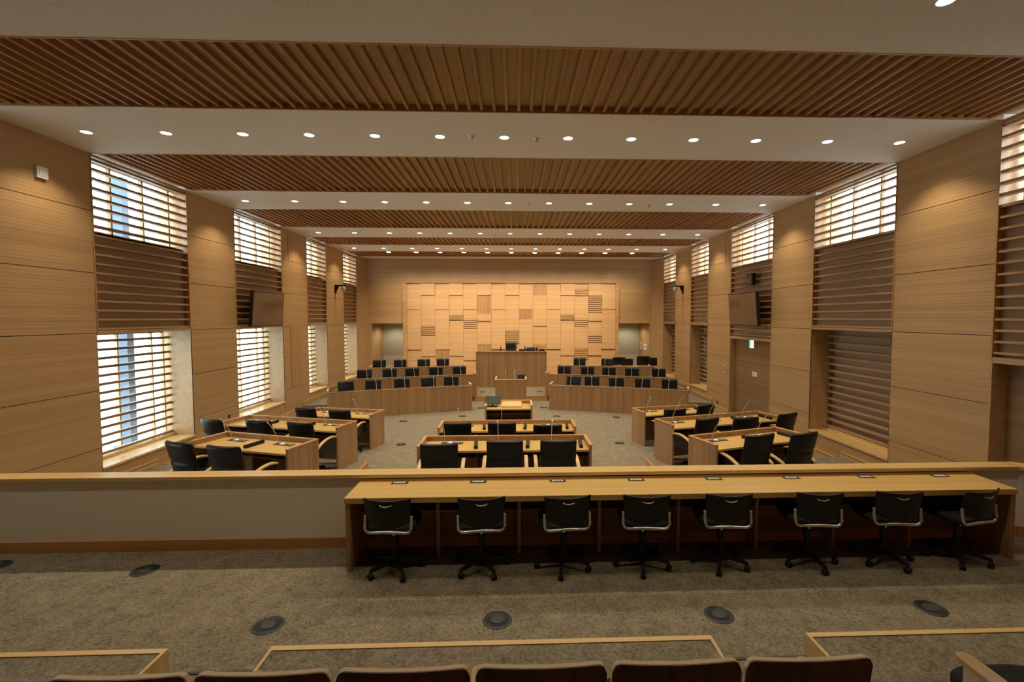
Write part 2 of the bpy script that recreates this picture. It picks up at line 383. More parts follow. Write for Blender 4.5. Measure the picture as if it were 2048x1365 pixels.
win_no = [0]
def bay(side, k, lower='window'):
    """one slatted bay: high window behind louvers, boarded middle with louvers, then a low window, shutter or doorway"""
    y0, y1 = BAYS[k]; X = XL if side < 0 else XR; o = side
    win_no[0] += 1
    root = bpy.data.objects.new('window_%d' % win_no[0], None); col.objects.link(root); root.location = (X, y0, ZS); structure(root)
    inv = Matrix.Translation((-X, -y0, -ZS))
    def bd(mb, name, mat, par=root): 
        mb.v = [(a - X, b - y0, c - ZS) for a, b, c in mb.v]; return mb.build(name, mat, par)
    zb = ZD if lower == 'door' else ZB
    zu = ZU if side < 0 else ZU + .09
    # edge strips of the opening
    s = MB()
    for ya, yb in ((y0, y0 + .022), (y1 - .022, y1)):
        s.box(X - o * .006, X + o * .30, ya, yb, zb, C)
    s.box(X + o * .0, X + o * .30, y0, y1, C - .03, C)
    bd(s, 'jamb', 'frame_y')
    # high louvers and board louvers: flat blades at the wall face
    s = MB(); z = C - .075
    while z > zu - .02:
        s.box(X + o * .015, X + o * .105, y0 + .02, y1 - .02, z - .019, z + .019); z -= .15
    bd(s, 'upper_louver', 'slat_backlit' if side < 0 else 'slat_y')
    s = MB()
    while z > zb + .06:
        s.box(X + o * .01, X + o * .10, y0 + .02, y1 - .02, z - .016, z + .016); z -= .15
    s.box(X, X + o * .12, y0 + .02, y1 - .02, zb, zb + .05)
    bd(s, 'middle_louver', 'slat_y')
    s = MB(); s.box(X + o * .10, X + o * .14, y0, y1, zb, zu); s.box(X + o * .10, X + o * .55, y0, y1, zb - .0, zb + .02); s.box(X + o * .10, X + o * .55, y0, y1, zu - .03, zu)
    bd(s, 'infill_board', 'infill')
    # high glazing
    s = MB(); gx = X + o * .27
    for t in (0, .30, .62, .92, 1):
        yy = y0 + (y1 - y0) * t; s.box(gx - .03, gx + .03, max(y0, yy - .018), min(y1, yy + .018), zu, C)
    s.box(gx - .03, gx + .03, y0, y1, zu, zu + .05); s.box(gx - .03, gx + .03, y0, y1, C - .06, C)
    fr = bd(s, 'upper_frame', 'slat_y')
    s = MB(); s.box(gx - .004, gx + .004, y0, y1, zu, C); bd(s, 'upper_pane', 'glass')
    if lower == 'window' or lower == 'shutter':
        if lower == 'window':
            s = MB(); gx = X + o * .60
            for t in (0, .14, .49, .86, 1):
                yy = y0 + (y1 - y0) * t; s.box(gx - .03, gx + .03, max(y0, yy - .015), min(y1, yy + .015), ZS, zb)
            s.box(gx - .03, gx + .03, y0, y1, ZS, ZS + .05); s.box(gx - .03, gx + .03, y0, y1, zb - .05, zb)
            bd(s, 'lower_frame', 'slat_y')
            s = MB(); s.box(gx - .004, gx + .004, y0, y1, ZS, zb); bd(s, 'lower_pane', 'glass')
        else:
            s = MB(); s.box(X + o * .50, X + o * .54, y0, y1, ZS, zb); bd(s, 'shutter_board', 'blind')
        s = MB(); z = ZS + .085
        d0, d1 = (.44, .49) if lower == 'window' else (.38, .50)
        while z < zb - .03:
            s.box(X + o * d0, X + o * d1, y0 + .004, y1 - .004, z - .022, z + .022); z += .15
        bd(s, 'lower_louver', 'slat_backlit' if side < 0 else 'slat_y')
        s = MB(); s.box(X - o * .02, X + o * .60, y0, y1, ZS - .035, ZS); s.box(X + o * .38, X + o * .52, y0, y1, ZS, ZS + .05); bd(s, 'sill', 'cap')
        s = MB(); s.box(X + o * .008, X + o * .60, y0, y1, 0, ZS - .035); bd(s, 'apron', 'wall_yl')
    else:
        d = .16 if k else .22
        s = MB(); s.box(X + o * d, X + o * (d + .05), y0, y1, 0, zb); s.box(X + o * (d + .05), X + o * .6, y0, y1, 0, C) if False else None
        dn = MB(); 
        if True:
            dr = bpy.data.objects.new('door_%d' % (2 if k else 1), None); col.objects.link(dr); dr.location = (X, y0, 0); structure(dr)
            s.v = [(a - X, b - y0, c) for a, b, c in s.v]; s.build('leaf', 'door', dr)
            s = MB()
            s.box(X - o * .004, X + o * d, y0, y0 + .03, 0, zb); s.box(X - o * .004, X + o * d, y1 - .03, y1, 0, zb); s.box(X, X + o * d, y0, y1, zb - .03, zb)
            s.v = [(a - X, b - y0, c) for a, b, c in s.v]; s.build('door_frame', 'wall_yl', dr)
    return root
for k in range(5): bay(-1, k, 'window')
for k, kd in enumerate(['door', 'shutter', 'door', 'shutter', 'shutter']): bay(1, k, kd)
# rear gallery shell (behind the camera, closes the room)
s = MB(); s.box(XL - .65, XR + .65, YG - .1, YG, 0, C + .3); structure(s.build('wall_gallery', 'wall_x'))

# skirting lines along the side walls
for side, nm in ((-1, 'baseboard_left'), (1, 'baseboard_right')):
    X = XL if side < 0 else XR; o = side; t = MB()
    for a, b, z in ((PY0 + .2, 7.0, PL1), (7.0, 9.08, PL2), (9.08, 11.74, 0), (14.05, 15.2, 0), (15.2, 17.2, PL2), (17.2, 21.0, PL3)):
        t.box(X - o * .014, X, a, b, z, z + .09); t.box(X - o * .03, X, a, b, z + .09, z + .105)
    if side < 0: t.box(X - o * .014, X, 11.74, 14.05, 0, .09); t.box(X - o * .03, X, 11.74, 14.05, .09, .105)
    structure(t.build(nm, 'arm'))

# ------------------------------------------------------------------ end wall
s = MB()
s.box(-6.70, -4.92, YB, YB + .25, 2.66, C); s.box(4.60, 6.41, YB, YB + .25, 2.66, C); s.box(-4.92, 4.60, YB, YB + .25, 0, C)
s.box(-6.70, -6.32, YB, YB + 1.9, 0, 2.66); s.box(6.03, 6.41, YB, YB + 1.9, 0, 2.66)
s.prism([(XL, 20.5), (XL + .27, YB), (XL, YB)], 0, C); s.prism([(XR, 20.5), (XR, YB), (XR - .32, YB)], 0, C)
s.box(-4.92, -4.80, YB, YB + 1.9, 0, 2.66); s.box(4.50, 4.61, YB, YB + 1.9, 0, 2.66)
wb = structure(s.build('wall_back', 'wall_x'))
s = MB(); s.box(-6.4, -4.8, YB + 1.8, YB + 1.9, 1.93, 2.66); s.box(4.5, 6.1, YB + 1.8, YB + 1.9, 1.93, 2.66); s.box(-6.4, -4.8, YB + .25, YB + 1.9, 2.66, 2.70); s.box(4.5, 6.1, YB + .25, YB + 1.9, 2.66, 2.70)
s.box(-6.4, -4.8, YB + 1.8, YB + 1.9, 1.1, 1.93); s.box(4.5, 6.1, YB + 1.8, YB + 1.9, 1.1, 1.93)
s.build('alcove_upper_wall', 'alcove', wb)
s = MB(); s.box(-6.4, -4.8, YB + 1.78, YB + 1.82, 0, 1.1); s.box(4.5, 6.1, YB + 1.78, YB + 1.82, 0, 1.1)
s.build('alcove_lower_wall', 'alcove_low', wb)
# relief of wood blocks, framed
PX0, PX1, PZT = -4.75, 4.47, 4.42
cw = (PX1 - PX0) / 15
def zy(v): return 2.9 + (636.5 - (480 + v / 3.103)) / 955 * (YB - .08)        # rows read off the wall, as heights
A, Bc = [302, 433, 491, 680, 748], None
cols = [
 [(268,302,'p'),(302,433,'p'),(433,491,'p'),(491,680,'p'),(680,748,'p')],
 [(268,275,'p'),(275,345,'q'),(345,505,'p'),(505,532,'p'),(532,596,'s'),(596,722,'p')],
 [(268,302,'p'),(302,433,'p'),(433,491,'p'),(491,680,'p'),(680,748,'v')],
 [(268,275,'p'),(275,345,'q'),(345,463,'p'),(463,505,'s'),(505,563,'p'),(563,720,'p')],
 [(268,302,'p'),(302,433,'p'),(433,491,'p'),(491,548,'s'),(548,680,'p'),(680,748,'p')],
 [(268,275,'p'),(275,345,'q'),(345,460,'v'),(460,505,'p'),(505,535,'p'),(535,650,'p'),(650,700,'v')],
 [(268,302,'p'),(302,433,'p'),(433,491,'p'),(491,680,'p'),(680,748,'p')],
 [(268,275,'p'),(275,345,'q'),(345,505,'p'),(505,563,'p'),(563,650,'s'),(650,720,'p')],
 [(268,302,'p'),(302,433,'p'),(433,495,'V'),(495,680,'p'),(680,748,'p')],
 [(268,275,'p'),(275,345,'v'),(345,505,'p'),(505,535,'p'),(535,650,'p'),(650,700,'v')],
 [(268,302,'p'),(302,433,'p'),(433,491,'p'),(491,680,'p'),(680,748,'p')],
 [(268,275,'p'),(275,345,'q'),(345,463,'p'),(463,505,'s'),(505,563,'p'),(563,720,'p')],
 [(268,302,'p'),(302,355,'s'),(355,433,'p'),(433,491,'p'),(491,548,'s'),(548,675,'p'),(675,748,'s')],
 [(268,275,'p'),(275,345,'q'),(345,460,'s'),(460,505,'p'),(505,535,'p'),(535,592,'p'),(592,648,'s'),(648,720,'p')],
 [(268,302,'p'),(302,433,'p'),(433,491,'p'),(491,680,'p'),(680,748,'p')]]
blk, sl, ve, bkd = MB(), MB(), MB(), MB()
for i, rows in enumerate(cols):
    x0, x1 = PX0 + i * cw, PX0 + (i + 1) * cw
    for j, (a, b, kd) in enumerate(rows):
        zt, zb_ = (PZT if j == 0 else zy(a)), zy(b)
        d = {0: .050, 1: .085, 2: .060, 3: .095, 4: .055, 5: .08, 6: .05, 7: .09}[j] if kd in 'p' else .075
        if kd == 'q': d = .115
        if kd in 'pq': blk.box(x0 + .003, x1 - .003, YB - d, YB, zb_, zt)
        elif kd == 's':
            bkd.box(x0 + .003, x1 - .003, YB - .03, YB, zb_, zt); z = zt - .01
            while z > zb_ + .045:
                sl.box(x0 + .01, x1 - .01, YB - .085, YB - .03, z - .05, z); z -= .085
        else:
            ve.box(x0 + .003, x1 - .003, YB - .06, YB, zb_, zt); n = 14
            for q in range(n): ve.box(x0 + .02 + q * (cw - .04) / n, x0 + .02 + (q + .5) * (cw - .04) / n, YB - .075, YB - .06, zb_, zt)
    last = zy(rows[-1][1]); blk.box(x0 + .003, x1 - .003, YB - .05, YB, 0, last)
relief = blk.build('relief_blocks', 'relief', wb); sl.build('relief_slats', 'relief', wb); ve.build('relief_ribs', 'relief_v', wb); bkd.build('relief_backing', 'slat_y', wb)
s = MB(); s.box(-4.92, 4.60, YB - .13, YB, PZT, PZT + .06); s.box(-4.92, PX0, YB - .13, YB, 0, PZT); s.box(PX1, 4.60, YB - .13, YB, 0, PZT)
s.box(-4.92, 4.60, YB - .17, YB - .13, PZT + .03, PZT + .06)
s.build('relief_frame', 'desk_cap', wb)

# ------------------------------------------------------------------ partition between gallery and chamber
ang = [(5.62, 0), (6.45, -.62)]
s = MB(); s.box(-6.72, 5.58, PY0, PY0 + .10, 0, 1.225); s.prism([(5.56, PY0), (5.56, PY0 + .10), (5.64, PY0 + .10), (6.5, PY0 - .55), (6.42, PY0 - .65)], 0, 1.225)
part = thing('partition_wall', (0, PY0, GAL), 0, 'low white partition with a light wooden cap rail across the whole room', 'partition')
for mb, nm, mt in ((s, 'panel', 'white'),):
    mb.v = [(a, b - PY0, c - GAL) for a, b, c in mb.v]; mb.build(nm, mt, part)
s = MB(); s.box(-6.72, 5.56, PY0 - .03, PY0 + .16, 1.22, 1.258); s.prism([(5.54, PY0 - .03), (5.54, PY0 + .16), (5.64, PY0 + .16), (6.55, PY0 - .50), (6.40, PY0 - .68)], 1.22, 1.258)
s.v = [(a, b - PY0, c - GAL) for a, b, c in s.v]; s.build('cap_rail', 'cap', part, .004)
s = MB(); s.box(-6.72, 5.58, PY0 - .018, PY0, GAL, GAL + .115); s.prism([(5.58, PY0 - .018), (5.58, PY0), (6.42, PY0 - .65), (6.40, PY0 - .67)], GAL, GAL + .115)
s.v = [(a, b - PY0, c - GAL) for a, b, c in s.v]; s.build('skirting', 'frame', part)

# ------------------------------------------------------------------ long counter behind the partition
cx0, cx1, cy0, cy1, ct = -1.62, 5.0, 4.52, PY0 - .02, 1.19
ctr = thing('counter_desk', ((cx0 + cx1) / 2, (cy0 + cy1) / 2, GAL), 0, 'long light wood counter running along the white partition with eight seat bays', 'counter')
def cb(mb, nm, mt, bev=0.):
    ox, oy = (cx0 + cx1) / 2, (cy0 + cy1) / 2
    mb.v = [(a - ox, b - oy, c - GAL) for a, b, c in mb.v]; return mb.build(nm, mt, ctr, bev)
cb(MB().box(cx0 - .01, cx1 + .01, cy0 - .01, cy1, ct - .055, ct), 'worktop', 'desk_top', .003)
cb(MB().box(cx0, cx1, cy1 - .015, cy1 + .0, ct, ct + .015), 'back_upstand', 'frame')
for a, b in ((cx0, cx0 + .045), (cx1 - .045, cx1)): cb(MB().box(a, b, cy0, cy1, GAL, ct - .055), 'side_panel', 'dark_under' if 0 else 'desk_v')
cb(MB().box(cx0 + .045, cx1 - .045, cy1 - .03, cy1 - .005, GAL + .115, ct - .055), 'back_panel', 'dark_under')
cb(MB().box(cx0 + .045, cx1 - .045, cy1 - .18, cy1 - .03, GAL + .44, GAL + .465), 'shelf', 'dark_under')
for i in range(1, 8):
    x = -1.62 + i * 6.62 / 8
    d = MB(); d.prismx([(cy1 - .03, GAL), (cy1 - .19, GAL), (cy1 - .19, GAL + .46), (cy1 - .21, GAL + .56), (cy1 - .30, ct - .055), (cy1 - .03, ct - .055)], x - .016, x + .016)
    cb(d, 'divider', 'desk_v')

ordn = ['leftmost', 'second from the left', 'third from the left', 'fourth from the left', 'fifth from the left', 'sixth from the left', 'second from the right', 'rightmost']
def make_outlet():
    t = thing('power_outlet', (0, 0, 0), 0, 'x', 'outlet')
    MB().box(-.085, .085, -.035, .035, 0, .004).build('plate', 'greyplate', t, 0)
    for i in range(4): MB().box(-.06 + i * .031, -.036 + i * .031, -.018, .018, .004, .007).build('socket', 'whiteplastic', t)
    return t
P_out = Proto(make_outlet)
for i, x in enumerate([-1.20, -.39, .44, 1.27, 2.10, 2.94, 3.76, 4.58]):
    P_out.put((x, 4.93 - .01, ct), 0, 'grey socket plate set in the long counter top, %s of eight' % ordn[i], 'socket plates on the long counter')

# ------------------------------------------------------------------ task chairs
def make_task():
    t = thing('task_chair', (0, 0, 0), 0, 'x', 'chair')
    s = MB(); s.pad([(.425, .80, .80, .03), (.435, .96, .96, .03), (.455, 1, 1, .03), (.475, .99, .99, .03), (.49, .92, .93, .03), (.495, .75, .78, .03)], .225, .225, 32, 4.5)
    s.build('seat', 'blacksoft', t)
    nx, nz = 22, 16; vs = []; fs = []
    for j in range(nz + 1):
        for i in range(nx + 1):
            u = -1 + 2 * i / nx; v = j / nz
            ztop = .766 + .010 * u * u; zbot = .50 + .055 * abs(u) ** 2.5
            z = zbot + (ztop - zbot) * v; hw = .208 + .010 * v
            vs.append((u * hw, -.235 + .055 * u * u - .035 * (v - .2), z))
    for j in range(nz):
        for i in range(nx):
            if j == 13 and 8 <= i <= 13: continue
            a = j * (nx + 1) + i; fs.append((a, a + 1, a + nx + 2, a + nx + 1))
    o = MB().add(vs, fs, True).build('backrest', 'blackplastic', t); m_ = o.modifiers.new('thickness', 'SOLIDIFY'); m_.thickness = .014; m_.offset = 0
    MB().tube([(-.055, -.262, .728), (-.03, -.272, .719), (0, -.275, .716), (.03, -.272, .719), (.055, -.262, .728)], .005, 6).build('handle', 'silver', o)
    pts = [(-.215, -.185, .60), (-.216, -.19, .53)]
    for k in range(7):
        a = math.pi + k * math.pi / 12; pts.append((-.166 + .05 * math.cos(a), -.20, .495 + .05 * math.sin(a)))
    pts += [(-.08, -.21, .452), (0, -.212, .455)]
    pts = pts + [(-x, y, z) for x, y, z in pts[-2::-1]]
    MB().tube(pts, .013, 10).build('support_bar', 'silver', t)
    s = MB(); s.box(-.10, .10, -.10, .14, .395, .43); s.tube([(0, 0, .10), (0, 0, .40)], .026, 14); s.tube([(0, 0, .28), (0, 0, .33)], .034, 14); s.tube([(.03, -.02, .41), (.21, -.02, .40)], .007, 6)
    s.build('column', 'blackplastic', t)
    MB().tube([(0, -.040, .355), (0, -.027, .355)], .012, 10).build('gas_lever_cap', 'silver', t)
    return t
def add_base(t, phase):
    b = MB().lathe([(.045, .07), (.05, .09), (.04, .13), (.03, .15)], 16)
    for k in range(5):
        T = RT(0, 0, 0, phase + k * 2 * math.pi / 5)
        b.add([(.02, -.028, .085), (.02, .028, .085), (.27, .014, .065), (.27, -.014, .065), (.02, -.022, .13), (.02, .022, .13), (.27, .012, .088), (.27, -.012, .088)],
              [(0, 1, 2, 3), (7, 6, 5, 4), (0, 4, 5, 1), (1, 5, 6, 2), (2, 6, 7, 3), (3, 7, 4, 0)], False, T)
    bo = b.build('base', 'blackplastic', t)
    for k in range(5):
        T = RT(0, 0, 0, phase + k * 2 * math.pi / 5) @ Matrix.Translation((.262, 0, .028)) @ Matrix.Rotation(R(90), 4, 'X')
        c = MB().lathe([(.018, -.026), (.027, -.022), (.028, -.006), (.02, -.004), (.02, .004), (.028, .006), (.027, .022), (.018, .026)], 14, T)
        c.tube([(.262 * math.cos(phase + k * 2 * math.pi / 5), .262 * math.sin(phase + k * 2 * math.pi / 5), .04), (.262 * math.cos(phase + k * 2 * math.pi / 5), .262 * math.sin(phase + k * 2 * math.pi / 5), .08)], .012, 8)
        c.build('caster', 'blackplastic', bo)
tx = [-1.165, -.335, .462, 1.242, 2.02, 2.90, 3.68, 4.44]
tph = [226, 228, 188, 186, 246, 203, 208, 238]; ty = [-4, 5, 6, -4, -3, -4, -5, 12]
proto_task = make_task(); first = True
for i in range(8):
    loc = (tx[i], 4.56 + (.0 if i else .0), GAL); lab = 'black task chair at the long counter, %s of eight' % ordn[i]
    if i == 0: c = proto_task
    else: c = dup(proto_task_clean, loc, 0, lab)
    if i == 0:
        proto_task_clean = proto_task
    else: pass
    c.location = loc; c.rotation_euler = (0, 0, R(ty[i])); tag(c, lab, None, 'task chairs along the long counter')
    task_list = (task_list + [c]) if i else [c]
for c, ph, yv in zip(task_list, tph, ty): add_base(c, R(ph - yv))

# ------------------------------------------------------------------ leather armchairs of the chamber
def make_arm(high=False):
    t = thing('leather_armchair', (0, 0, 0), 0, 'x', 'chair'); k = 1.22 if high else 1.0
    s = MB(); s.pad([(.38, .84, .84, .02), (.40, .97, .97, .02), (.44, 1, 1, .02), (.475, .98, .98, .02), (.49, .90, .92, .02), (.495, .7, .75, .02)], .25, .26, 32, 4.5); s.build('seat', 'leather', t)
    z0, z1 = .47, (.99 if not high else 1.20); rr = []
    seams = [.72] if not high else [.70, .95]
    n = 26
    for i in range(n + 1):
        v = i / n; z = z0 + (z1 - z0) * v; st = 1.
        for sz in seams: st -= .42 * math.exp(-((z - sz) / .016) ** 2)
        e = min(v, 1 - v) * n / 2.2
        if e < 1: st *= (.35 + .65 * math.sqrt(max(0., 1 - (1 - e) ** 2)))
        sw = .965 + .035 * v
        if e < 1: sw *= .965 + .035 * math.sqrt(max(0., 1 - (1 - e) ** 2))
        rr.append((z, sw, st, -.245 - .12 * v * k))
    MB().pad(rr, .240, .042, 32, 5., .045).build('backrest', 'leather', t)
    for sx in (-1, 1):
        pts = [(-.27, .525), (-.20, .570), (-.10, .610), (0, .634), (.10, .642), (.18, .636), (.25, .615)]
        a = MB(); a.ribbon((sx * .285, pts), .05, .028); ao = a.build('armrest', 'arm', t, .006)
        p = MB(); p.prismx([(-.24, .40), (.20, .40), (.235, .602), (.10, .627), (0, .617), (-.10, .592), (-.24, .535)], sx * .285 - .014, sx * .285 + .014); p.build('arm_panel', 'leather', ao)
    s = MB(); s.tube([(0, 0, .08), (0, 0, .39)], .03, 12); s.box(-.13, .13, -.13, .13, .36, .395); s.build('column', 'mount', t)
    b = MB().lathe([(.05, .06), (.05, .10), (.035, .12)], 12)
    for q in range(5):
        T = RT(0, 0, 0, .3 + q * 2 * math.pi / 5)
        b.add([(.02, -.03, .07), (.02, .03, .07), (.29, .016, .05), (.29, -.016, .05), (.02, -.025, .11), (.02, .025, .11), (.29, .014, .075), (.29, -.014, .075)],
              [(0, 1, 2, 3), (7, 6, 5, 4), (0, 4, 5, 1), (1, 5, 6, 2), (2, 6, 7, 3), (3, 7, 4, 0)], False, T)
        b.lathe([(.026, -.02), (.026, .02)], 10, T @ Matrix.Translation((.275, 0, .026)) @ Matrix.Rotation(R(90), 4, 'X'))
    b.build('base', 'blackplastic', t)
    return t
P_arm = Proto(make_arm)

def make_mic():
    t = thing('desk_microphone', (0, 0, 0), 0, 'x', 'microphone')
    s = MB(); s.box(-.16, .16, -.055, .055, 0, .006); s.build('console_plate', 'greyplate', t)
    MB().lathe([(.046, .006), (.044, .018), (.030, .026), (.012, .028)], 20, Matrix.Translation((-.03, 0, 0))).build('speaker_dome', 'silver', t)
    s = MB()
    for q in range(4): s.box(.045 + q * .028, .062 + q * .028, -.02, .02, .006, .014)
    s.build('buttons', 'silver', t)
    pts = []
    for q in range(9): v = q / 8; pts.append((-.11, .0 - .17 * v ** 1.8, .006 + .34 * v))
    s = MB(); s.tube(pts, .0048, 8); s.build('stem', 'silver', t)
    a, b = Vector(pts[-1]), Vector(pts[-2]); d = (a - b).normalized()
    MB().tube([a, a + d * .035], .008, 8).build('head', 'silver', t)
    return t
P_mic = Proto(make_mic)
def make_bar():
    t = thing('name_plate', (0, 0, 0), 0, 'x', 'name plate')
    o = MB().prismx([(-.028, 0), (.028, 0), (.026, .046), (-.020, .052)], -.165, .165, Matrix.Rotation(R(90), 4, 'Z')).build('bar', 'blackplastic', t, .003)
    MB().prismx([(-.028, .0), (.028, .0), (.026, .046), (-.020, .052)], .1655, .169, Matrix.Rotation(R(90), 4, 'Z')).build('end_cap', 'mount', t)
    return t
P_bar = Proto(make_bar)

def member_desk(loc, rz, L, label, ndiv):
    """desk seen from its seats: front panel at y=0, worktop towards -y"""
    t = thing('member_desk', loc, rz, label, 'desk'); h = .78; D = .60
    MB().box(-L / 2, L / 2, -.03, 0, 0, h - .02).build('front_panel', 'desk_v', t)
    for a, b in ((-L / 2, -L / 2 + .035), (L / 2 - .035, L / 2)): MB().box(a, b, -D, -.03, 0, h - .02).build('side_panel', 'desk_v', t)
    MB().box(-L / 2 + .035, L / 2 - .035, -D + .02, -.03, .67, .70).build('worktop', 'desk_top', t, .002)
    s = MB(); s.box(-L / 2 - .006, L / 2 + .006, -.036, .006, h - .02, h); s.box(-L / 2 - .006, -L / 2 + .041, -D - .006, -.036, h - .02, h); s.box(L / 2 - .041, L / 2 + .006, -D - .006, -.036, h - .02, h)
    s.build('edge_rail', 'desk_cap', t, .003)
    MB().box(-L / 2 + .035, L / 2 - .035, -.34, -.03, .52, .54).build('shelf', 'dark_under', t)
    for i in range(1, ndiv): 
        x = -L / 2 + i * L / ndiv; MB().box(x - .012, x + .012, -.36, -.03, 0, .67).build('divider', 'dark_under', t)
    return t
C1 = (AX, 7.28, PL1); C2 = (AX, 9.13, PL2)
L2 = 2.46; L1 = 1.70
desks = {}
member_desk(C1, 0, 2.47, 'three-seat wooden desk in the centre, nearest the partition', 3)
member_desk(C2, 0, 2.50, 'three-seat wooden desk in the centre, second from the partition', 3)
def side_desk(side, row, inner, ang, L, z, label, n):
    # inner = front inner corner; desk runs outward from it and swings forward
    a = R(ang) * (-1 if side < 0 else 1)
    dx, dy = math.cos(R(ang)) * side, math.sin(R(ang))
    cx, cy = inner[0] + dx * L / 2, inner[1] + dy * L / 2
    member_desk((cx, cy, z), a, L, label, n)
    return cx, cy, a
SD = {}
for side, nm in ((-1, 'left'), (1, 'right')):
    inn = [(-2.94, 7.16), (-3.03, 9.17), (-3.04, 11.08)] if side < 0 else [(2.655, 7.16), (2.72, 9.16), (2.75, 11.10)]
    for r, (ic, an, L, z, n, ww) in enumerate(zip(inn, (18, 15.5, 13), (1.74, 2.48, 1.70), (PL1, PL2, 0), (2, 3, 2),
            ('two-seat wooden desk on the %s side, nearest the partition', 'three-seat wooden desk on the %s side, middle row', 'two-seat wooden desk on the %s side, farthest from the partition'))):
        SD[side, r] = side_desk(side, r, ic, an, L, z, ww % nm, n) + (L, z, n)
def on_desk(d, lx, ly, lz):
    cx, cy, a = d[:3]; c, s = math.cos(a), math.sin(a)
    return (cx + c * lx - s * ly, cy + s * lx + c * ly, lz)
seatword = {2: ['left', 'right'], 3: ['left', 'middle', 'right']}
rowword = {0: 'nearest', 1: 'middle', 2: 'farthest'}
# chairs: (x, y of the backrest top, heading in degrees)
chairs = {
 'C0': [(-.97, 5.98, 3), (-.14, 6.10, 0), (.56, 6.10, 0)],
 'C1': [(-.98, 7.93, 2), (-.23, 7.91, 0), (.53, 7.72, 0)],
 'L0': [(-4.36, 6.20, -24), (-3.66, 5.98, -14)], 'L1': [(-5.30, 8.37, -22), (-4.43, 8.25, -12), (-3.64, 8.05, -14)], 'L2': [(-4.49, 10.22, -14), (-3.68, 9.96, -10)],
 'R0': [(3.36, 6.30, 18), (4.02, 6.36, 20)], 'R1': [(3.37, 8.10, 20), (4.07, 8.15, 8), (5.02, 8.48, 24)], 'R2': [(3.36, 9.80, 4), (4.22, 10.25, 24)]}
grp = {'C': 'centre', 'L': 'left-side', 'R': 'right-side'}
for k, lst in chairs.items():
    r = int(k[1]); z = [PL1, PL2, 0][r]; n = len(lst)
    for i, (x, y, h) in enumerate(lst):
        a = R(h); back = .365
        loc = (x - math.sin(a) * back * 1., y + math.cos(a) * back, z)
        if k[0] == 'C': lab = 'black leather armchair at the %s centre desk, %s seat' % (['nearest', 'second'][r], seatword[n][i])
        else: lab = 'black leather armchair at the %s %s desk, %s seat' % (rowword[r], grp[k[0]], seatword[n][i])
        P_arm.put(loc, a, lab, 'armchairs at the member desks')
for k in ('C0', 'C1'):
    r = int(k[1]); cx, cy, z = (C1, C2)[r]
    for i in range(3):
        sx = (-.80, .0, .80)[i]
        P_mic.put((cx + sx - .0, cy - .16, z + .70), 0, 'silver gooseneck microphone on the %s centre desk, %s seat' % (['nearest', 'second'][r], seatword[3][i]), 'microphones on the member desks')
        P_bar.put((cx + (-.43, .33, 1.11)[i], cy - .33, z + .70), R((4, -3, -4)[i]), 'black name bar on the %s centre desk, right of the %s microphone' % (['nearest', 'second'][r], seatword[3][i]), 'name bars on the member desks')
for (side, r), d in SD.items():
    L, z, n = d[3:]; nm = 'left' if side < 0 else 'right'
    for i in range(n):
        sx = -L / 2 + (i + .5) * L / n - .03
        P_mic.put(on_desk(d, sx, -.17, z + .70), d[2], 'silver gooseneck microphone on the %s %s-side desk, %s seat' % (rowword[r], nm, seatword[n][i]), 'microphones on the member desks')
        bx = -L / 2 + (i + 1) * L / n - (.12 if i == n - 1 else -.02)
        if side < 0 and i == n - 1: continue
        P_bar.put(on_desk(d, bx, -.34, z + .70), d[2], 'black name bar on the %s %s-side desk, right of the %s microphone' % (rowword[r], nm, seatword[n][i]), 'name bars on the member desks')

# ------------------------------------------------------------------ small table with a reading stand
t = thing('questioner_table', (-.165, 12.22, 0), 0, 'small wooden table in the middle aisle carrying a tilted screen and a reading stand', 'table')
W, D, h = 1.15, .77, .79
MB().box(-W / 2, W / 2, -.03, 0, 0, h - .02).build('front_panel', 'desk_v', t)
for a, b in ((-W / 2, -W / 2 + .035), (W / 2 - .035, W / 2)): MB().box(a, b, -D, -.03, 0, h - .02).build('side_panel', 'desk_v', t)
MB().box(-W / 2 + .035, W / 2 - .035, -D + .02, -.03, .67, .70).build('worktop', 'desk_top', t)
s = MB(); s.box(-W / 2 - .006, W / 2 + .006, -.036, .006, h - .02, h); s.box(-W / 2 - .006, -W / 2 + .041, -D - .006, -.036, h - .02, h); s.box(W / 2 - .041, W / 2 + .006, -D - .006, -.036, h - .02, h); s.build('edge_rail', 'cap', t)
for z in (.30, .50): MB().box(-W / 2 + .035, W / 2 - .035, -.40, -.03, z, z + .02).build('shelf', 'dark_under', t)
s = MB(); s.prismx([(-.60, 0), (-.22, 0), (-.22, .10), (-.60, .035)], -.25, .25)
o = s.build('reading_stand', 'cap', None, .003); o.location = (-.10, 12.22, .70); tag(o, 'pale wooden sloped reading stand on the small centre table', 'reading stand')
t = thing('tilted_screen', (-.57, 11.78, .70), R(-8), 'grey tilted touch screen on the left corner of the small centre table', 'screen')
MB().box(-.12, .12, -.08, .08, 0, .02).build('foot', 'mount', t)
MB().tube([(0, .02, .02), (0, .06, .12)], .02, 8).build('stem', 'mount', t)
T = Matrix.Translation((0, .04, .15)) @ Matrix.Rotation(R(38), 4, 'X')
pn = MB().box(-.19, .19, -.13, .13, -.012, .012, T).build('housing', 'blackplastic', t, .003); MB().box(-.172, .172, -.112, .112, .012, .0135, T).build('display', 'tabscreen', pn)

